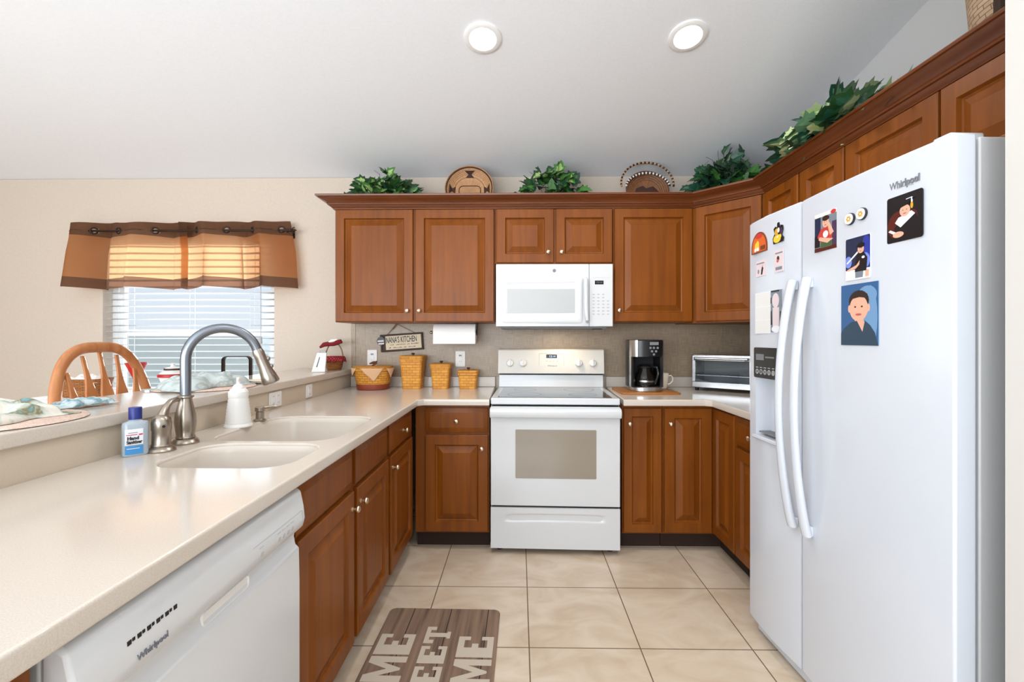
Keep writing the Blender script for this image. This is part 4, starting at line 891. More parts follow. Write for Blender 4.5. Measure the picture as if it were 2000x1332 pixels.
tm = text_mb('Hand', .0115, Matrix.Translation((-.0205, -.0166, .0435)) @ FACE, depth=.0007, offset=.0005); join(tm, text_mb('Sanitizer', .0115, Matrix.Translation((-.0215, -.0166, .0335)) @ FACE, depth=.0007, offset=.0004, sx=.82)); obj('lettering', tm, 'ink', lb)
curved_label(-.0205, .006, .0200, .0215, 'p_white', 'blue_label_print', sa, .0011)

# ------------------------------------------------------------------ baskets on the counter
CG = 'woven canisters in graduated sizes'
def canister(label, x, wt, wb_, h):
    t = thing('woven_canister', label, 'canister', (x, 3.288, CZ1), group=CG)
    mb = MB(); rs = []
    hb = h - .034
    for k in range(9):
        u = k / 8; a = (wb_ + (wt - wb_) * u) / 2; rs.append([(px, py, hb * u) for px, py in sq(a, a, .018)])
    mb.rings(rs); obj('basket', mb, 'weave', t, smooth=50)
    a = wt / 2
    mb = MB(); mb.rings([[(px, py, z) for px, py in sq(a + e, a + e, .018)] for e, z in ((.001, hb - .012), (.004, hb - .010), (.004, hb + .003), (.001, hb + .006))]); obj('rim_band', mb, 'weave', t)
    mb = MB(); mb.rings([[(px, py, z) for px, py in sq(a + e, a + e, .02)] for e, z in ((.004, hb + .0065), (.006, hb + .008), (.006, hb + .018), (.003, hb + .021), (-.02, hb + .022))]); ld = obj('lid', mb, 'weave', t)
    mb = MB(); mb.lathe([(.0005, hb + .021), (.008, hb + .021), (.007, hb + .027), (.013, hb + .032), (.014, hb + .036), (.009, hb + .040), (.0005, hb + .041)], n=16); obj('knob', mb, 'knobwood', ld)
canister('tallest honey woven canister with lid, under the hanging sign', -.762, .158, .130, .247)
canister('medium honey woven canister with lid, between the tallest and smallest', -.558, .136, .112, .190)
canister('smallest honey woven canister with lid, nearest the range', -.363, .134, .118, .143)
bk = thing('lidded_basket', 'oval woven basket with tan cloth liner and split wooden lid in the corner', 'basket', (-1.030, 3.225, CZ1))
def oval_secs(secs): return oval_loft(MB(), secs, 40, 2.4)
obj('basket', oval_secs([(.098, .092, .0), (.102, .096, .006), (.116, .104, .06), (.128, .110, .110), (.134, .114, .145), (.128, .108, .145), (.110, .095, .06), (.096, .086, .012)]), 'weave2', bk, smooth=50)
obj('base_band', oval_secs([(.104, .098, .0005), (.108, .102, .004), (.113, .1055, .036), (.110, .103, .040), (.106, .099, .030)]), 'redrim', bk)
mb = MB(); 
obj('rim_band', oval_secs([(.134, .114, .132), (.139, .119, .134), (.140, .120, .148), (.134, .114, .151), (.128, .108, .148), (.128, .108, .134)]), 'weave2', bk)
lid = obj('lid', oval_secs([(.120, .104, .152), (.134, .116, .153), (.134, .116, .160), (.128, .110, .1625), (.01, .01, .163)]), 'weave2', bk, smooth=40)
mb = MB(); mb.tube([(-.012, 0, .162), (.006, 0, .172), (.022, .0, .182)], [.006, .006, .009], 10); mb.tube([(-.028, .01, .178), (.0, .0, .186), (.026, -.004, .192)], [.005, .010, .007], 10); obj('knob', mb, 'knobwood', lid)
mb = MB()
def liner(x, z0, y):  return (x, y, z0)
def ov(a, e=0): 
    p = 2.4; return ((.141 + e) * math.copysign(abs(cos(a)) ** (2 / p), cos(a)), (.121 + e) * math.copysign(abs(sin(a)) ** (2 / p), sin(a)))
def flap(a0, a1, zt, zb, lean):
    def fn(u, v):
        am = (a0 + a1) / 2; a = am + (a0 + (a1 - a0) * u - am) * (1 - v * .98); x, y = ov(a, .003 - lean * v + .002 * sin(9 * a) * (1 - v)); return (x, y, zt - (zt - zb) * v)
    m_ = MB(); m_.grid(fn, 16, 12); return m_
obj('cloth_liner', flap(R(253), R(312), .152, .062, .016), 'pinkcloth', bk, solid=.0015, smooth=60)
obj('cloth_liner', flap(R(188), R(240), .152, .098, .002), 'pinkcloth', bk, solid=.0015, smooth=60)
obj('cloth_liner', flap(R(322), R(366), .150, .086, .004), 'pinkcloth', bk, solid=.0015, smooth=60)

# hanging sign
sg = thing('hanging_sign', 'small brown framed wooden kitchen sign hanging crooked from a cord', 'sign', (-.866, YB - .022, 1.239), rot=(0, R(-4), 0))
mb = MB(); w2, h2 = .158, .064
mb.rings([[(x, y, z) for x, z in RC(-w2 + i, w2 - i, -h2 + i, h2 - i)] for i, y in ((0, .012), (0, -.006), (.003, -.008), (.012, -.008), (.014, -.002))]); obj('frame', mb, 'brown', sg)
mb = MB(); mb.plate(RC(-.120, .145, -.051, .051), -.0034, -.001); fc = obj('sign_face', mb, 'signface', sg)
tm = text_mb("NANA'S KITCHEN", .062, Matrix.Translation((-.118, -.0036, .000)) @ FACE, depth=.0005, offset=.0010, sx=.465); tm.m = 0
obj('lettering', tm, 'ink', fc)
for z, ws in ((-.018, (-.085, .035, .075, .022, .055)), (-.040, (-.098, .022, .075, .024, .056))):
    mb = MB(); x = ws[0]
    for wd in ws[1:]:
        for q in range(int(wd / .009)):
            hh = random.uniform(.003, .008); mb.box(x + q * .009, x + q * .009 + .006, -.0041, -.003, z, z + hh)
        x += wd + .008
    obj('small_lettering', mb, 'brown', fc)
mb = MB(); mb.plate(EL(-.152, .018, .030, .032), -.014, -.0085); tg = obj('tag', mb, 'p_black', sg)
mb = MB(); mb.box(-.175, -.130, -.0152, -.0135, .013, .024); mb.box(-.170, -.128, -.0152, -.0135, -.006, .004); obj('tag_stripe', mb, 'p_pink', tg)
mb = MB(); mb.tube([(-.105, .0, .062), (-.03, .0, .138)], .0022, 6); mb.tube([(.100, 0, .062), (-.03, .0, .138)], .0016, 6); mb.tube([(-.066, -.002, .100), (-.032, -.002, .134)], .005, 8); obj('cord', mb, 'cord', sg)

# paper towel holder
ph = thing('paper_towel_holder', 'black paper towel holder arm under the left wall cabinet', 'paper towel holder', (-.445, 3.20, UZ0))
mb = MB(); mb.tube([(-.168, 0, -.066), (.150, 0, -.066)], .006, 10); mb.sphere((-.168, 0, -.066), .012, 10); obj('rod', mb, 'nickel', ph)
mb = MB(); mb.box(.149, .156, -.012, .012, -.075, -.002); mb.box(.10, .156, -.025, .025, -.006, -.0005); mb.lathe([(.020, 0), (.020, .006), (.0005, .006)], (.147, 0, -.066), 16, 'x'); obj('bracket', mb, 'matteblack', ph)
pr = MB(); pr.lathe([(.0125, -.145), (.064, -.145), (.066, -.143), (.066, .143), (.064, .145), (.0125, .145)], n=40, axis='x', closed=True)
pr.rings([[(-.144, -.0655, z), (.146, -.0655, z - .003 * 0), (.146, -.0645, z), (-.144, -.0645, z)] for z in (.0, -.05, -.076)])
tag(obj('paper_towel_roll', pr, 'towel', loc=(-.445, 3.20, UZ0 - .069)), 'white paper towel roll hanging under the left wall cabinet', 'paper towels')

# ------------------------------------------------------------------ right counter: board, coffee maker, mug, toaster oven
mb = MB(); mb.prism(rrect(-.188, .188, -.165, .165, .012, 4), 0, .012)
tag(obj('cutting_board', mb, 'board', loc=(.842, 3.085, CZ1 + .0003), bev=.002), 'thin wooden cutting board under the coffee maker', 'cutting board')
cf = thing('coffee_maker', 'black and steel drip coffee maker with glass carafe on the cutting board', 'coffee maker', (.838, 3.085, CZ1 + .0125))
mb = oval_loft(MB(), [(.100, .118, 0), (.104, .122, .004), (.104, .122, .026), (.100, .118, .030)], 40, 3.2); obj('base', mb, 'steel', cf)
mb = MB()   # rear column wraps round both sides of the carafe bay
def cw(a, e=0):
    p = 3.2; return ((.114 + e) * math.copysign(abs(cos(a)) ** (2 / p), cos(a)), (.124 + e) * math.copysign(abs(sin(a)) ** (2 / p), sin(a)))
angs = [R(-42 + i * 264 / 40) for i in range(41)]
outer = [cw(a) for a in angs]; inner = [cw(a, -.016) for a in angs[::-1]]
mb.prism(outer + inner, .028, .225); obj('column', mb, 'black', cf)
mb = MB(); mb.prism([cw(a, -.017) for a in angs if sin(a) > .55], .029, .224); obj('bay_back', mb, 'matteblack', cf)
mb = oval_loft(MB(), [(.114, .124, .226), (.114, .124, .330), (.108, .118, .336), (.02, .02, .337)], 44, 3.2); obj('reservoir_head', mb, 'black', cf)
mb = MB(); st_ = [R(198 + i * 44 / 10) for i in range(11)]
mb.rings([[(*cw(a, .001), z) for a in st_] + [(*cw(a, .0002), z) for a in st_[::-1]] for z in (.226, .334)]); obj('steel_panel', mb, 'steel', cf)
mb = MB(); s2 = [R(198 + i * 12 / 4) for i in range(5)]
mb.rings([[(*cw(a, .001), z) for a in s2] + [(*cw(a, .0002), z) for a in s2[::-1]] for z in (.03, .226)]); obj('steel_trim', mb, 'steel', cf)
mb = MB(); mb.plate(RC(.004, .060, .302, .322), -.1262, -.12); dsp = obj('display', mb, 'grey', cf)
for x, z in ((.008, .284), (.030, .284), (.054, .284), (.018, .262), (.044, .262), (.030, .242)):
    mb = MB(); mb.lathe([(.0075, 0), (.0075, .003), (.0005, .003)], (x, -.1235, z), 14, 'y'); obj('button', mb, 'grey', cf)
mb = MB(); mb.lathe([(.0005, .032), (.062, .032), (.067, .040), (.068, .060), (.060, .100), (.044, .136), (.040, .150), (.044, .158), (.0005, .158)], (0, -.030, 0), 32); ca = obj('carafe', mb, 'carafe', cf)
mb = MB(); mb.lathe([(.0005, .150), (.045, .150), (.047, .160), (.030, .170), (.0005, .171)], (0, -.030, 0), 28); obj('carafe_lid', mb, 'matteblack', ca)
mb = MB(); mb.tube([(.036, -.060, .160), (.058, -.092, .155), (.064, -.102, .120), (.056, -.092, .075), (.05, -.075, .05)], .009, 10, flat=.7); obj('carafe_handle', mb, 'black', ca)
mb = MB(); mb.lathe([(.0675, .058), (.0685, .062), (.0675, .070), (.066, .070), (.066, .058)], (0, -.030, 0), 32, closed=True); obj('carafe_band', mb, 'steel', ca)
mg = thing('mug', 'ivory coffee mug on the cutting board behind the coffee maker', 'mug', (.992, 3.178, CZ1 + .0125), R(-12))
mb = MB(); mb.lathe([(.0005, 0), (.027, 0), (.029, .003), (.036, .05), (.041, .104), (.040, .106), (.038, .104), (.033, .05), (.026, .006), (.0005, .005)], n=32); obj('cup', mb, 'mug', mg, smooth=60)
mb = MB(); mb.tube([(.036, 0, .085), (.055, 0, .090), (.066, 0, .074), (.064, 0, .052), (.050, 0, .034), (.033, 0, .028)], .0052, 10, flat=1.3); obj('handle', mb, 'mug', mg)
to = thing('toaster_oven', 'stainless toaster oven with glass door, set diagonally in the counter corner', 'toaster oven', (1.372, 3.045, CZ1), R(-38))
hw = .225
mb = MB(); mb.box(-hw, hw, .012, .26, .022, .245); mb = MB()
for a in ((-hw, hw, .014, .26, .232, .245), (-hw, hw, .014, .26, .020, .034), (-hw, -hw + .012, .014, .26, .034, .232), (hw - .075, hw, .014, .26, .034, .232), (-hw + .012, hw - .075, .245, .26, .034, .232)): mb.box(*a)
obj('shell', mb, 'steel', to, bev=.003)
mb = MB(); mb.box(-hw + .0125, hw - .0755, .24, .2445, .035, .231); obj('back_liner', mb, 'grey', to)
mb = MB()
for i in range(12): x = -hw + .03 + i * .031; mb.tube([(x, .03, .105), (x, .235, .105)], .0015, 6)
mb.tube([(-hw + .0125, .03, .105), (hw - .076, .03, .105)], .003, 6); obj('rack', mb, 'steel', to)
dr = MB()
for a in ((-hw + .004, hw - .070, -.006, .013, .024, .062), (-hw + .004, hw - .070, -.006, .013, .208, .240), (-hw + .004, -hw + .024, -.006, .013, .062, .208), (hw - .090, hw - .070, -.006, .013, .062, .208)): dr.box(*a)
dr = obj('door', dr, 'steel', to, bev=.002)
gl = MB(); gl.box(-hw + .022, hw - .088, .0, .004, .060, .210); obj('glass', gl, 'pane', dr)
mb = MB(); mb.tube([(-hw + .03, -.030, .222), (hw - .095, -.030, .222)], .0085, 12); 
obj('handle', mb, 'steel', dr)
for x in (-hw + .035, hw - .10):
    mb = MB(); mb.box(x - .012, x + .012, -.036, -.006, .212, .231); obj('handle_mount', mb, 'black', dr, bev=.002)
mb = MB(); mb.box(hw - .066, hw - .002, -.002, .0135, .024, .240); cpx = obj('control_panel', mb, 'black', to)
for z in (.19, .13, .07):
    mb = MB(); mb.lathe([(.018, 0), (.017, .018), (.0005, .018)], (hw - .034, -.002, z), 18, 'y'); obj('knob', mb, 'steel', cpx)
for x in (-.20, .20):
    for y in (.03, .23):
        mb = MB(); mb.lathe([(.012, 0), (.014, .0205)], (x, y, 0), 12); obj('foot', mb, 'black', to)

# ------------------------------------------------------------------ floor mat
fm = thing('floor_mat', 'brown wood-print kitchen floor mat reading HOME SWEET HOME', 'floor mat', (-.347, 1.742, 0.0005), R(-.8))
mb = MB(); mb.prism(rrect(-.255, .255, -.39, .39, .03, 6), 0, .010); obj('pad', mb, 'matwood', fm, bev=.004)
def glyph(ch):
    if ch == 'H': return [[(0, 0), (.32, 0), (.32, .12), (.24, .12), (.24, .42), (.76, .42), (.76, .12), (.68, .12), (.68, 0), (1, 0), (1, 1), (.68, 1), (.68, .88), (.76, .88), (.76, .58), (.24, .58), (.24, .88), (.32, .88), (.32, 1), (0, 1)]]
    if ch == 'E': return [[(0, 0), (.92, 0), (.92, .34), (.76, .34), (.76, .18), (.42, .18), (.42, .42), (.60, .42), (.60, .60), (.42, .60), (.42, .82), (.76, .82), (.76, .66), (.92, .66), (.92, 1), (0, 1)]]
    if ch == 'T': return [[(.30, 0), (.70, 0), (.70, .14), (.62, .14), (.62, .82), (.80, .82), (.80, .62), (1, .62), (1, 1), (0, 1), (0, .62), (.20, .62), (.20, .82), (.38, .82), (.38, .14), (.30, .14)]]
    if ch == 'M': return [[(0, 0), (.24, 0), (.24, .62), (.46, .10), (.54, .10), (.76, .62), (.76, 0), (1, 0), (1, 1), (.74, 1), (.5, .46), (.26, 1), (0, 1)]]
    if ch == 'W': return [[(0, 1), (.22, 1), (.30, .42), (.42, .86), (.58, .86), (.70, .42), (.78, 1), (1, 1), (.84, 0), (.62, 0), (.5, .44), (.38, 0), (.16, 0)]]
    if ch == 'S': return [[(0, 0), (.95, 0), (.95, .60), (.28, .60), (.28, .80), (.72, .80), (.72, .68), (.95, .68), (.95, 1), (0, 1), (0, .42), (.67, .42), (.67, .20), (.23, .20), (.23, .34), (0, .34)]]
    if ch == 'O': return [[(0, .06), (.06, 0), (.94, 0), (1, .06), (1, .94), (.94, 1), (.52, 1), (.52, .78), (.72, .78), (.72, .22), (.28, .22), (.28, .78), (.48, .78), (.48, 1), (.06, 1), (0, .94)]]
for word, xt, hgt, y1, adv in (('HOME', -.092, .146, .222, .147), ('SWEET', .054, .106, .262, .1165), ('HOME', .240, .146, .214, .147)):
    n = len(word)
    for i, ch in enumerate(word):
        y0 = y1 - (n - i) * adv; mb = MB()
        for poly in glyph(ch): mb.prism([(xt - v * hgt, y0 + u * adv * .92) for u, v in poly], .0094, .0106)
        obj('letter', mb, 'matletter', fm)

# ------------------------------------------------------------------ place settings and small things on the bar
def blob(fn_h, rx, ry, nx=36, ny=24, seed=1, T=None):
    rnd = random.Random(seed); ph_ = [rnd.uniform(0, 6.28) for _ in range(8)]
    def fn(u, v):
        a = 2 * u - 1; b = 2 * v - 1; k = max(0, 1 - (abs(a) ** 2.6 + abs(b) ** 2.6)) ** .5
        e = 1 + .10 * sin(3 * math.atan2(b, a) + ph_[0]) + .06 * sin(7 * math.atan2(b, a) + ph_[1])
        x, y = a * rx * e, b * ry * e
        f = .5 + .5 * sin(9 * a + 4 * b + ph_[2] + 1.5 * sin(4 * b + ph_[3])); g = .5 + .5 * sin(13 * b - 5 * a + ph_[4])
        return (x, y, .001 + fn_h * k * (.40 + .42 * f + .18 * g))
    m = MB(T); m.grid(fn, nx, ny); return m
def place_setting(cx, cy, r, lab_m, lab_n, napk, hgt, seed, rz, npos, nrx, nry):
    pm = MB(); pm.lathe([(.0005, 0), (r - .01, 0), (r, .002), (r - .004, .005), (.0005, .006)], n=64)
    tag(obj('placemat', pm, 'placemat', loc=(cx, cy, BT + .0003), smooth=60), lab_m, 'placemat', 'round placemats on the bar ledge')
    o = obj('napkin', blob(hgt, nrx, nry, 48, 36, seed), napk, loc=(npos[0], npos[1], BT + .0066), rotz=rz, solid=.003, smooth=80)
    tag(o, lab_n, 'napkin', 'crumpled cloth napkins on the bar ledge')
place_setting(-1.448, 1.225, .208, 'round woven placemat at the near left end of the bar ledge', 'pale floral cloth napkin heaped on the near left placemat', 'napkin', .056, 4, R(82), (-1.455, 1.21), .165, .125)
o = obj('napkin', blob(.024, .085, .05, 30, 20, 9), 'napkin3', loc=(-1.462, 1.505, BT + .0072), rotz=R(75), solid=.002, smooth=80); tag(o, 'small teal and pink folded napkin at the tip of the near left placemat', 'napkin', 'crumpled cloth napkins on the bar ledge')
place_setting(-1.446, 2.095, .205, 'round woven placemat on the bar ledge behind the faucet', 'grey green cloth napkin heaped on the placemat behind the faucet', 'napkin2', .066, 12, R(75), (-1.455, 2.085), .185, .12)
mb = oval_loft(MB(), [(.03, .03, 0), (.05, .045, .004), (.072, .062, .016), (.071, .061, .018), (.05, .044, .008), (.01, .01, .006)], 32, 2.0)
tag(obj('small_dish', mb, 'mug', loc=(-1.300, 2.300, BT + .0003), smooth=60), 'small white dish at the far edge of the placemat behind the faucet', 'dish')
jb = thing('gingham_basket', 'tiny woven basket with red gingham liner and ribbon-wrapped handle on the bar end', 'basket', (-1.322, 3.262, BT + .0003))
mb = MB(); mb.lathe([(.0005, 0), (.046, 0), (.050, .004), (.066, .075), (.068, .086), (.064, .084), (.046, .008), (.0005, .006)], n=32); obj('basket', mb, 'weave3', jb, smooth=60)
mb = MB(); rs = []
for k, (r, z) in enumerate(((.060, .092), (.069, .096), (.075, .086), (.080, .060))):
    rs.append([((r + .004 * k / 3 * sin(9 * 2 * pi * j / 64)) * cos(2 * pi * j / 64), (r + .004 * k / 3 * sin(9 * 2 * pi * j / 64)) * sin(2 * pi * j / 64), z - (.006 * (k == 3)) * sin(9 * 2 * pi * j / 64)) for j in range(64)])
mb.rings(rs, cap0=False, cap1=False); obj('liner', mb, 'gingham', jb, solid=.0015, smooth=60)
mb = MB(); mb.tube([(-.062 * cos(R(a)), 0, .088 + .105 * sin(R(a))) for a in range(0, 181, 12)], .004, 8, flat=1.5); obj('handle', mb, 'cord', jb)
mb = MB(); mb.tube([(-.098, -.012, .160), (-.070, -.012, .180), (-.035, -.012, .186), (0, -.012, .184), (.025, -.012, .196), (.05, -.012, .202), (.058, -.010, .190)], [.008, .016, .017, .014, .019, .017, .008], 10, flat=.9); rb = obj('ribbon', mb, 'darkred', jb)
mb = MB(); mb.tube([(-.04, -.014, .192), (-.01, -.014, .208), (.02, -.012, .212), (.035, -.012, .208)], [.006, .012, .011, .005], 8); obj('white_ribbon', mb, 'paper', rb)
wc = thing('paper_holder', 'white slanted napkin holder with a dark slot, next to the tiny gingham basket', 'napkin holder', (-1.340, 3.055, BT + .0003), R(18))
mb = MB(); mb.rings([[(-.046, -.030, 0), (.040, -.030, 0), (.040, .030, 0), (-.046, .030, 0)], [(-.012, -.022, .128), (.048, -.022, .128), (.048, .022, .128), (-.012, .022, .128)]]); obj('shell', mb, 'plastic', wc, bev=.004)
mb = MB(); mb.add([(-.016, -.0292, .035), (-.010, -.0292, .033), (.008, -.0245, .100), (.003, -.0245, .102)], [(0, 1, 2, 3)]); obj('slot', mb, 'grey', wc, solid=.002)
mb = MB(); mb.tube([(.0, 0, .128), (.006, .0, .142), (.03, 0, .146), (.040, 0, .128)], .005, 8); obj('top_loop', mb, 'lgrey', wc)

# ------------------------------------------------------------------ bar stool, dining table and its things
bs = thing('bar_stool', 'honey oak bow-back bar stool with arrow splats behind the bar ledge', 'bar stool', (-1.90, 2.135, 0), R(-4))
SZ = .70
mb = MB(); rs = []
for e, z in ((-.02, SZ - .038), (0, SZ - .030), (.004, SZ - .012), (-.004, SZ - .001), (-.06, SZ - .006), (-.12, SZ - .010)):
    rs.append([(.17 + (.20 + e) * cos(2 * pi * i / 40), (.21 + e) * sin(2 * pi * i / 40) * (1 + .06 * cos(2 * pi * i / 40)), z) for i in range(40)])
mb.rings(rs); obj('seat', mb, 'oak', bs, smooth=60)
lean = lambda z: -.012 - .10 * ((z - SZ) / .55) ** 1.2
bow = []
for i in range(41):
    a = pi * i / 40; hw_ = .243; y = -hw_ * math.copysign(abs(cos(a)) ** .62, cos(a)); z = SZ - .01 + (1.238 - SZ) * sin(a) ** .80 if 0 < i < 40 else SZ - .01
    bow.append((lean(max(z, SZ)) + .02 * (1 - (y / hw_) ** 2), y, z))
mb = MB(); mb.tube(bow, .0175, 12, up=(1, 0, 0), flat=1.4); obj('bow', mb, 'oak', bs, smooth=60)
for k in range(5):
    yb = (k - 2) * .060; yt = (k - 2) * .082; zt = 1.212 - .014 * (k - 2) ** 2 - .004 * abs(k - 2) ** 3
    mb = MB(); rs = []
    for u in [i / 14 for i in range(15)]:
        z = SZ - .005 + (zt - SZ) * u; wv = .008 + .0245 * math.exp(-((u - .56) / .17) ** 2); y = yb + (yt - yb) * u; x = lean(max(z, SZ)) + .02 - .006 * u
        rs.append([(x - .005, y - wv, z), (x + .005, y - wv, z), (x + .005, y + wv, z), (x - .005, y + wv, z)])
    mb.rings(rs); obj('splat', mb, 'oak', bs, bev=.002, smooth=50)
for sx_ in (.03, .31):
    for sy_ in (-.15, .15):
        mb = MB(); fx = sx_ + (.05 if sx_ > .1 else -.05); fy = sy_ * 1.35
        ps = [Vector((sx_, sy_, SZ - .03)).lerp(Vector((fx, fy, .0)), u) for u in (0, .12, .16, .2, .5, .62, .66, .7, .9, 1)]
        mb.tube(ps, [.016, .018, .022, .018, .021, .018, .022, .018, .016, .013], 12); obj('leg', mb, 'oak', bs)
for a, b, z in (((-.02, -.19), (.36, -.19), .28), ((-.02, .19), (.36, .19), .28), ((.342, -.185), (.342, .185), .22), ((-.0, -.178), (-.0, .178), .36)):
    mb = MB(); mb.tube([(a[0], a[1], z), ((a[0] + b[0]) / 2, (a[1] + b[1]) / 2, z), (b[0], b[1], z)], [.009, .013, .009], 10); obj('stretcher', mb, 'oak', bs)
TZ = .920
dt = thing('dining_table', 'counter-height dining table under a white cloth by the window', 'table', (-2.28, 2.84, 0))
mb = MB(); mb.prism(rrect(-.58, .58, -.30, .40, .05, 5), TZ - .03, TZ - .0022); obj('tabletop', mb, 'oak', dt, bev=.004)
for sx_ in (-.5, .5):
    for sy_ in (-.22, .32):
        mb = MB(); mb.tube([(sx_, sy_, TZ - .03), (sx_, sy_, .5), (sx_, sy_, 0)], [.035, .03, .024], 12); obj('leg', mb, 'oak', dt)
mb = MB(); rs = []
for e, z, rip in ((-.02, TZ, 0), (.0, TZ, 0), (.008, TZ - .006, 0), (.014, TZ - .10, .006), (.020, TZ - .22, .014)):
    base = rrect(-.58 - e, .58 + e, -.30 - e, .40 + e, .06, 8); rs.append([(-2.28 + x * (1 + rip * .3 * sin(i * 2.1)), 2.84 + y * (1 + rip * .6 * sin(i * 1.7)), z) for i, (x, y) in enumerate(base)])
mb = MB(Matrix.Translation((2.28, -2.84, -TZ))); mb.rings(rs[::-1], cap0=False, cap1=True)
tag(obj('tablecloth', mb, 'tablecloth', loc=(-2.28, 2.84, TZ), smooth=50), 'white cloth draped over the dining table by the window', 'tablecloth')
rl = thing('flared_vase', 'small red flared vase with a gold ball on a white foot, behind the stool back', 'vase', (-2.385, 2.82, TZ + .0004))
mb = MB(); mb.lathe([(.0005, 0), (.040, 0), (.042, .004), (.020, .03), (.014, .095), (.0005, .096)], n=28); obj('foot', mb, 'plastic', rl)
mb = MB(); mb.lathe([(.0005, .0965), (.016, .0965), (.030, .13), (.058, .195), (.056, .197), (.026, .13), (.0005, .11)], n=28); obj('cup', mb, 'red', rl)
mb = MB(); mb.sphere((.034, -.030, .182), .015, 14); obj('ball', mb, 'gold', rl)
st2 = thing('stacked_dish', 'red and white lidded dish on the dining table in front of the window blind', 'dish', (-2.215, 2.90, TZ + .0004))
mb = MB(); mb.lathe([(.0005, 0), (.045, 0), (.058, .06), (.078, .110), (.076, .113), (.054, .066), (.0005, .06)], n=30); obj('bowl', mb, 'plastic', st2)
mb = MB(); mb.lathe([(.076, .100), (.081, .104), (.081, .118), (.076, .121)], n=30); obj('red_band', mb, 'red', st2)
mb = MB(); mb.lathe([(.0005, .122), (.074, .122), (.052, .142), (.044, .146), (.0005, .147)], n=30); ldd = obj('lid', mb, 'plastic', st2)
mb = MB(); mb.lathe([(.044, .147), (.047, .150), (.040, .160), (.014, .166), (.010, .176), (.014, .186), (.0005, .190)], n=24); obj('lid_knob', mb, 'plastic', ldd)
mb = MB(); mb.lathe([(.0475, .146), (.0485, .149), (.0475, .156), (.04, .156)], n=24); obj('lid_band', mb, 'burnt', ldd)
hc = thing('handled_caddy', 'dark metal caddy with an arched flat handle, on the dining table behind the napkin', 'caddy', (-1.800, 2.90, TZ + .0004), R(6))
mb = MB()
for z in (.004, .085): mb.tube([(x, y, z) for x, y in rrect(-.085, .085, -.06, .06, .02, 4)], .005, 8, closed=True)
for x in (-.083, .083):
    for y in (-.045, .045): mb.tube([(x, y, .004), (x, y, .085)], .004, 8)
obj('basket_frame', mb, 'bronze', hc)
mb = MB(); mb.prism(rrect(-.083, .083, -.058, .058, .018, 4), .001, .004); obj('tray', mb, 'bronze', hc)
mb = MB(); pth = [(-.083, .085), (-.083, .195)] + [(-.058 - .025 * cos(R(a)), .207 + .025 * sin(R(a))) for a in range(10, 91, 20)] + [(.058 + .025 * sin(R(a)), .207 + .025 * cos(R(a))) for a in range(0, 81, 20)] + [(.083, .195), (.083, .085)]
rs = [[(x - .004 * (1 if abs(x) > .07 else 0), -.015, z - (0 if abs(x) > .07 else .004)), (x - .004 * (1 if abs(x) > .07 else 0), .015, z - (0 if abs(x) > .07 else .004)), (x + .004 * (1 if abs(x) > .07 else 0), .015, z + (0 if abs(x) > .07 else .004)), (x + .004 * (1 if abs(x) > .07 else 0), -.015, z + (0 if abs(x) > .07 else .004))] for x, z in pth]
mb = MB(); mb.tube([(x, 0, z) for x, z in pth], .026, 12, up=(0, 1, 0), flat=.14); obj('handle', mb, 'bronze', hc, smooth=60)
wk = thing('bread_basket', 'low amber wicker basket on the dining table, seen between the stool splats', 'basket', (-2.60, 2.72, TZ + .0004))
mb = oval_loft(MB(), [(.10, .07, 0), (.105, .075, .004), (.118, .086, .10), (.120, .088, .108), (.112, .080, .106), (.098, .068, .012)], 36, 4); obj('basket', mb, 'weave3', wk)
mb = blob(.05, .10, .07, 24, 18, 5, Matrix.Translation((0, 0, .085))); obj('white_napkin', mb, 'paper', wk, solid=.002, smooth=80)

# ------------------------------------------------------------------ things on top of the wall cabinets
PZ = 2.1275
LEAFA = [(0, 0), (.22, -.10), (.50, .06), (.40, .26), (.56, .52), (.30, .56), (.20, .78), (0, 1.0)]
def leaf(mb, P0, d, nrm, size, mo, mi_, fold=.25, wide=1.0):
    d = Vector(d).normalized(); n = Vector(nrm); n = (n - d * n.dot(d))
    if n.length < 1e-3: n = Vector((0, -1, 0)) - d * Vector((0, -1, 0)).dot(d)
    n.normalize(); s_ = d.cross(n); P0 = Vector(P0)
    def q(x, y): return tuple(P0 + (s_ * (x * wide) + d * y + n * (fold * abs(x) - .22 * y * y)) * size)
    right = [q(x, y) for x, y in LEAFA]; left = [q(-x, y) for x, y in LEAFA]
    ir = [q(x * .52, .08 + (y - .08) * .72) for x, y in LEAFA]; il = [q(-x * .52, .08 + (y - .08) * .72) for x, y in LEAFA]
    k = len(LEAFA)
    for A, I, fl in ((right, ir, 0), (left, il, 1)):
        fs = [(i, i + 1, k + i + 1, k + i) for i in range(k - 1)]; mb.add(A + I, [f[::-1] if fl else f for f in fs], mo)
        mb.add(I, [tuple(range(k))[::(-1 if fl else 1)]], mi_)
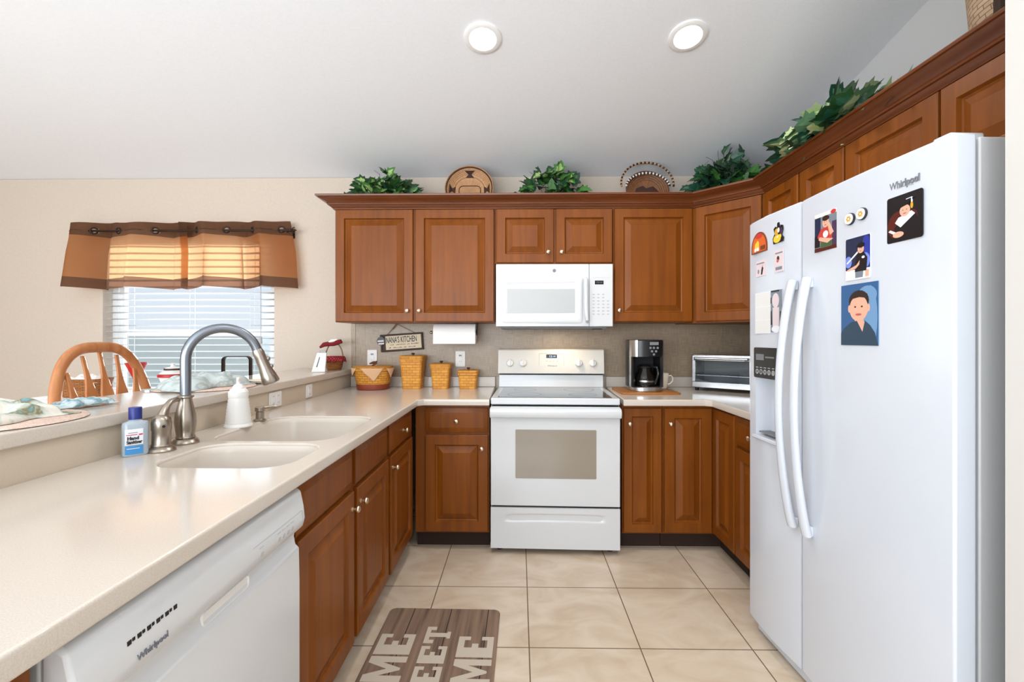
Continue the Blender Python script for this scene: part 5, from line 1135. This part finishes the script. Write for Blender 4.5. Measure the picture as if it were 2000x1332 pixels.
def ivy(label, loc, rx, ry, h, n, seed, pal, size=(.05, .08), pot=True, rz=0, wide=1.0, limz=None, droop=0.0, sprigs=3):
    rnd = random.Random(seed); t = thing('ivy_plant', label, 'ivy', (loc[0], loc[1], PZ + .0004), rz, 'artificial ivy on the wall cabinets')
    if pot: mb = oval_loft(MB(), [(rx * .45, ry * .5, 0), (rx * .6, ry * .62, .05), (rx * .58, ry * .6, .055), (rx * .1, ry * .1, .05)], 24, 2.4); obj('pot', mb, 'basketpot', t)
    mb = MB(); sm = MB()
    for i in range(n):
        a = rnd.uniform(0, 2 * pi); u = rnd.random() ** .6; el = rnd.uniform(.02, 1)
        x = rx * u * cos(a); y = ry * u * sin(a); top = h * (1 - (abs(x) / rx) ** 1.6 * .75) * (1 - .3 * (y / ry) ** 2)
        z = .03 + top * el ** .7 * .9
        d = Vector((x / rx * 1.1 + rnd.uniform(-.6, .6), y / ry * .8 + rnd.uniform(-.9, .3), rnd.uniform(-.5, .9) - droop)); nr = Vector((rnd.uniform(-.6, .6), -.8 + rnd.uniform(-.5, .5), .7 + rnd.uniform(-.4, .4)))
        s_ = rnd.uniform(*size); mo, mi_ = rnd.choice(pal)
        if limz and z > limz - s_ * .6: z = limz - s_ * .6
        d.normalize()
        if y + d.y * s_ < -.02:
            z = max(z, .085); tip = z + d.z * s_
            if tip < .098: d.z = (.100 - z) / s_
        P0 = (x, y, max(z, .02)); leaf(mb, P0, d, nr, s_, mo, mi_, rnd.uniform(.05, .4), wide)
        if i % 4 == 0: sm.tube([(x * .3, y * .3, .03), (x * .7, y * .7, z * .6 + .01), P0], .0022, 5)
    for k in range(sprigs):
        x = rnd.uniform(-.8, .8) * rx; z = h * rnd.uniform(.85, 1.0) * (1 - (abs(x) / rx) ** 2 * .4); sm.tube([(x * .5, 0, h * .4), (x, -.01, z), (x + rnd.uniform(-.05, .05), -.02, z + .02)], .0014, 5)
    ms = ['leaf1', 'leaf2', 'leaf3', 'leaf4', 'leaf5', 'leaf6']
    obj('foliage', mb, ms, t, smooth=None); obj('stems', sm, 'stem', t)
    return t
dark = [(0, 0), (0, 1), (3, 3), (0, 3)]; varg = [(1, 2), (0, 1), (1, 1), (0, 2), (3, 1)]; pale = [(4, 5), (5, 4), (3, 4), (4, 4), (0, 3), (5, 2)]
ivy('bushy green ivy on the cabinet top, leftmost of the ivies', (-.930, 3.155), .245, .12, .275, 130, 3, varg + varg + dark, (.06, .095))
ivy('green variegated ivy on the cabinet top, above the microwave', (.222, 3.150), .25, .12, .31, 110, 8, varg + varg + dark, (.06, .095))
ivy('largest dark green ivy, above the diagonal corner cabinet', (1.375, 3.075), .255, .17, .385, 230, 15, dark + dark + [(1, 1), (3, 1)], (.055, .09))
ivy('pale variegated ivy trailing along the right wall crown toward the refrigerator', (1.462, 2.20), .43, .085, .235, 130, 21, pale + [(3, 3)], (.07, .125), False, R(-90), sprigs=5, wide=1.15, droop=.35)
# trailing tip of that ivy spilling over the crown nearer the corner is part of the same plant's foliage above

def woven_plate(name, label, loc, r, rot, m, extra):
    t = thing(name, label, 'basket', loc, rot=rot)
    mb = MB(); mb.lathe([(.0005, .0), (r * .55, .0), (r * .75, .012), (r * .97, .050), (r, .056), (r * .985, .060), (r * .93, .052), (r * .72, .020), (r * .53, .008), (.0005, .008)], n=56); obj('bowl', mb, m, t, smooth=60)
    return t
# plates are modelled lying flat and tipped up to lean on the wall
tp_ = woven_plate('coiled_basket_plate', 'round coiled tan basket plate with dark figures, leaning on the wall above the cabinets', (-.345, 3.222, PZ + .171), .170, (R(90 - 12), 0, 0), 'coil', 0)
def pat(poly, z=.0085, parent=tp_, m='burnt', nm='figure', th=.0014):
    mb = MB(); mb.prism(poly, z, z + th); return obj(nm, mb, m, parent)
def ringp(r, z, w_, m='burnt', par=tp_, nm='dark_ring'):
    mb = MB(); mb.lathe([(r, z), (r, z + .0025), (r - w_, z + .0020), (r - w_, z - .001)], n=56, closed=True); return obj(nm, mb, m, par)
ringp(.1625, .0535, .007)
def bowl_z(r): 
    return .0085 if r < .09 else .0085 + (r - .09) / (.122 - .09) * .012 if r < .122 else .0205 + (r - .122) / (.158 - .122) * .032
def surf_fig(poly, parent=tp_, m='burnt', nm='figure'):
    mb = MB(); vs = [(x, y, bowl_z(math.hypot(x, y)) + .0012) for x, y in poly]; mb.add(vs + [(x, y, z - .002) for x, y, z in vs], [tuple(range(len(vs)))] + [(i, (i + 1) % len(vs), len(vs) + (i + 1) % len(vs), len(vs) + i)[::-1] for i in range(len(vs))]); return obj(nm, mb, m, parent)
for k in range(3):
    a = R(90 + (k - 1) * 88); c_, s_ = cos(a), sin(a)
    for p0, p1, wa, wb_ in ((.140, .122, .036, .010), (.122, .100, .010, .030)):
        quad = [(p0, -wa), (p0, wa), (p1, wb_), (p1, -wb_)]; surf_fig([(u * c_ - v * s_, u * s_ + v * c_) for u, v in quad])
mb = MB(); pth = [(-.075, -.08), (-.075, .02), (-.064, .036), (-.045, .040), (.045, .040), (.064, .036), (.075, .02), (.075, -.08)]
mb.tube([(x, y, bowl_z(math.hypot(x, y)) + .001) for x, y in pth], .0045, 8, flat=.5, up=(0, 0, 1)); obj('arch_figure', mb, 'burnt', tp_)
rp = thing('rope_handle_basket', 'brown coiled basket with black and white twisted rope hoop, right of the cabinet top ivy', 'basket', (.888, 3.215, PZ + .155), rot=(R(90 - 14), 0, 0))
mb = MB(); r = .150; mb.lathe([(.0005, .0), (r * .6, .0), (r * .95, .030), (r, .040), (r * .97, .044), (r * .58, .010), (.0005, .010)], n=48); obj('bowl', mb, 'coilbrown', rp, smooth=60)
surf = [(-.09, -.03), (-.07, .03), (-.02, .05), (.0, .03), (.05, .045), (.09, .0), (.08, -.04)]
mb = MB(); mb.prism(surf, .0102, .0115); obj('figure', mb, 'burnt', rp)
def rope(nm, fn, n, m1, m2, rad):
    for par_, m in ((0, m1), (1, m2)):
        mb = MB()
        for i in range(n):
            if i % 2 == par_: mb.tube([fn(i / n), fn((i + .5) / n), fn((i + 1) / n)], [rad * .7, rad, rad * .7], 7)
        obj(nm, mb, m, rp)
rope('rim_rope', lambda u: (.152 * cos(R(10 + 160 * u)), .152 * sin(R(10 + 160 * u)) * .80, .055), 34, 'burnt', 'p_cream', .0085)
rope('hoop_rope', lambda u: (.180 * cos(R(-8 + 196 * u)), .045 + .165 * sin(R(-8 + 196 * u)), .046), 44, 'p_black', 'coil', .008)
# long flat tray behind the trailing ivy, and the big wicker basket beside the wall end
tr = thing('wicker_tray', 'pale oval wicker tray leaning behind the trailing ivy above the right wall cabinets', 'basket', (1.59, 2.37, PZ + .118), rot=(R(90 - 16), 0, R(-90)))
mb = oval_loft(MB(), [(.17, .090, 0), (.20, .108, .012), (.215, .118, .030), (.21, .113, .032), (.19, .10, .014), (.01, .01, .006)], 44, 2.0); obj('bowl', mb, 'wicker', tr)
mb = MB(); mb.tube([(.215 * cos(2 * pi * i / 48), .118 * sin(2 * pi * i / 48), .032) for i in range(48)], .006, 8, closed=True); obj('rim', mb, 'basketpot', tr)
bw = thing('round_wicker_basket', 'large round rough wicker basket above the refrigerator cabinet beside the wall end', 'basket', (1.60, 1.405, PZ + .0004))
mb = MB(); mb.lathe([(.0005, 0), (.125, 0), (.14, .01), (.175, .16), (.185, .30), (.178, .30), (.16, .15), (.12, .015), (.0005, .012)], n=48); obj('basket', mb, 'wicker', bw, smooth=60)
mb = MB(); mb.tube([(.184 * cos(2 * pi * i / 48), .184 * sin(2 * pi * i / 48), .300) for i in range(48)], .010, 8, closed=True); obj('rim', mb, 'wicker', bw)
mb = MB(); mb.tube([(-.182, -.03, .10), (-.187, -.035, .2), (-.193, -.03, .30)], .009, 8, flat=1.6); obj('stave', mb, 'basketpot', bw)
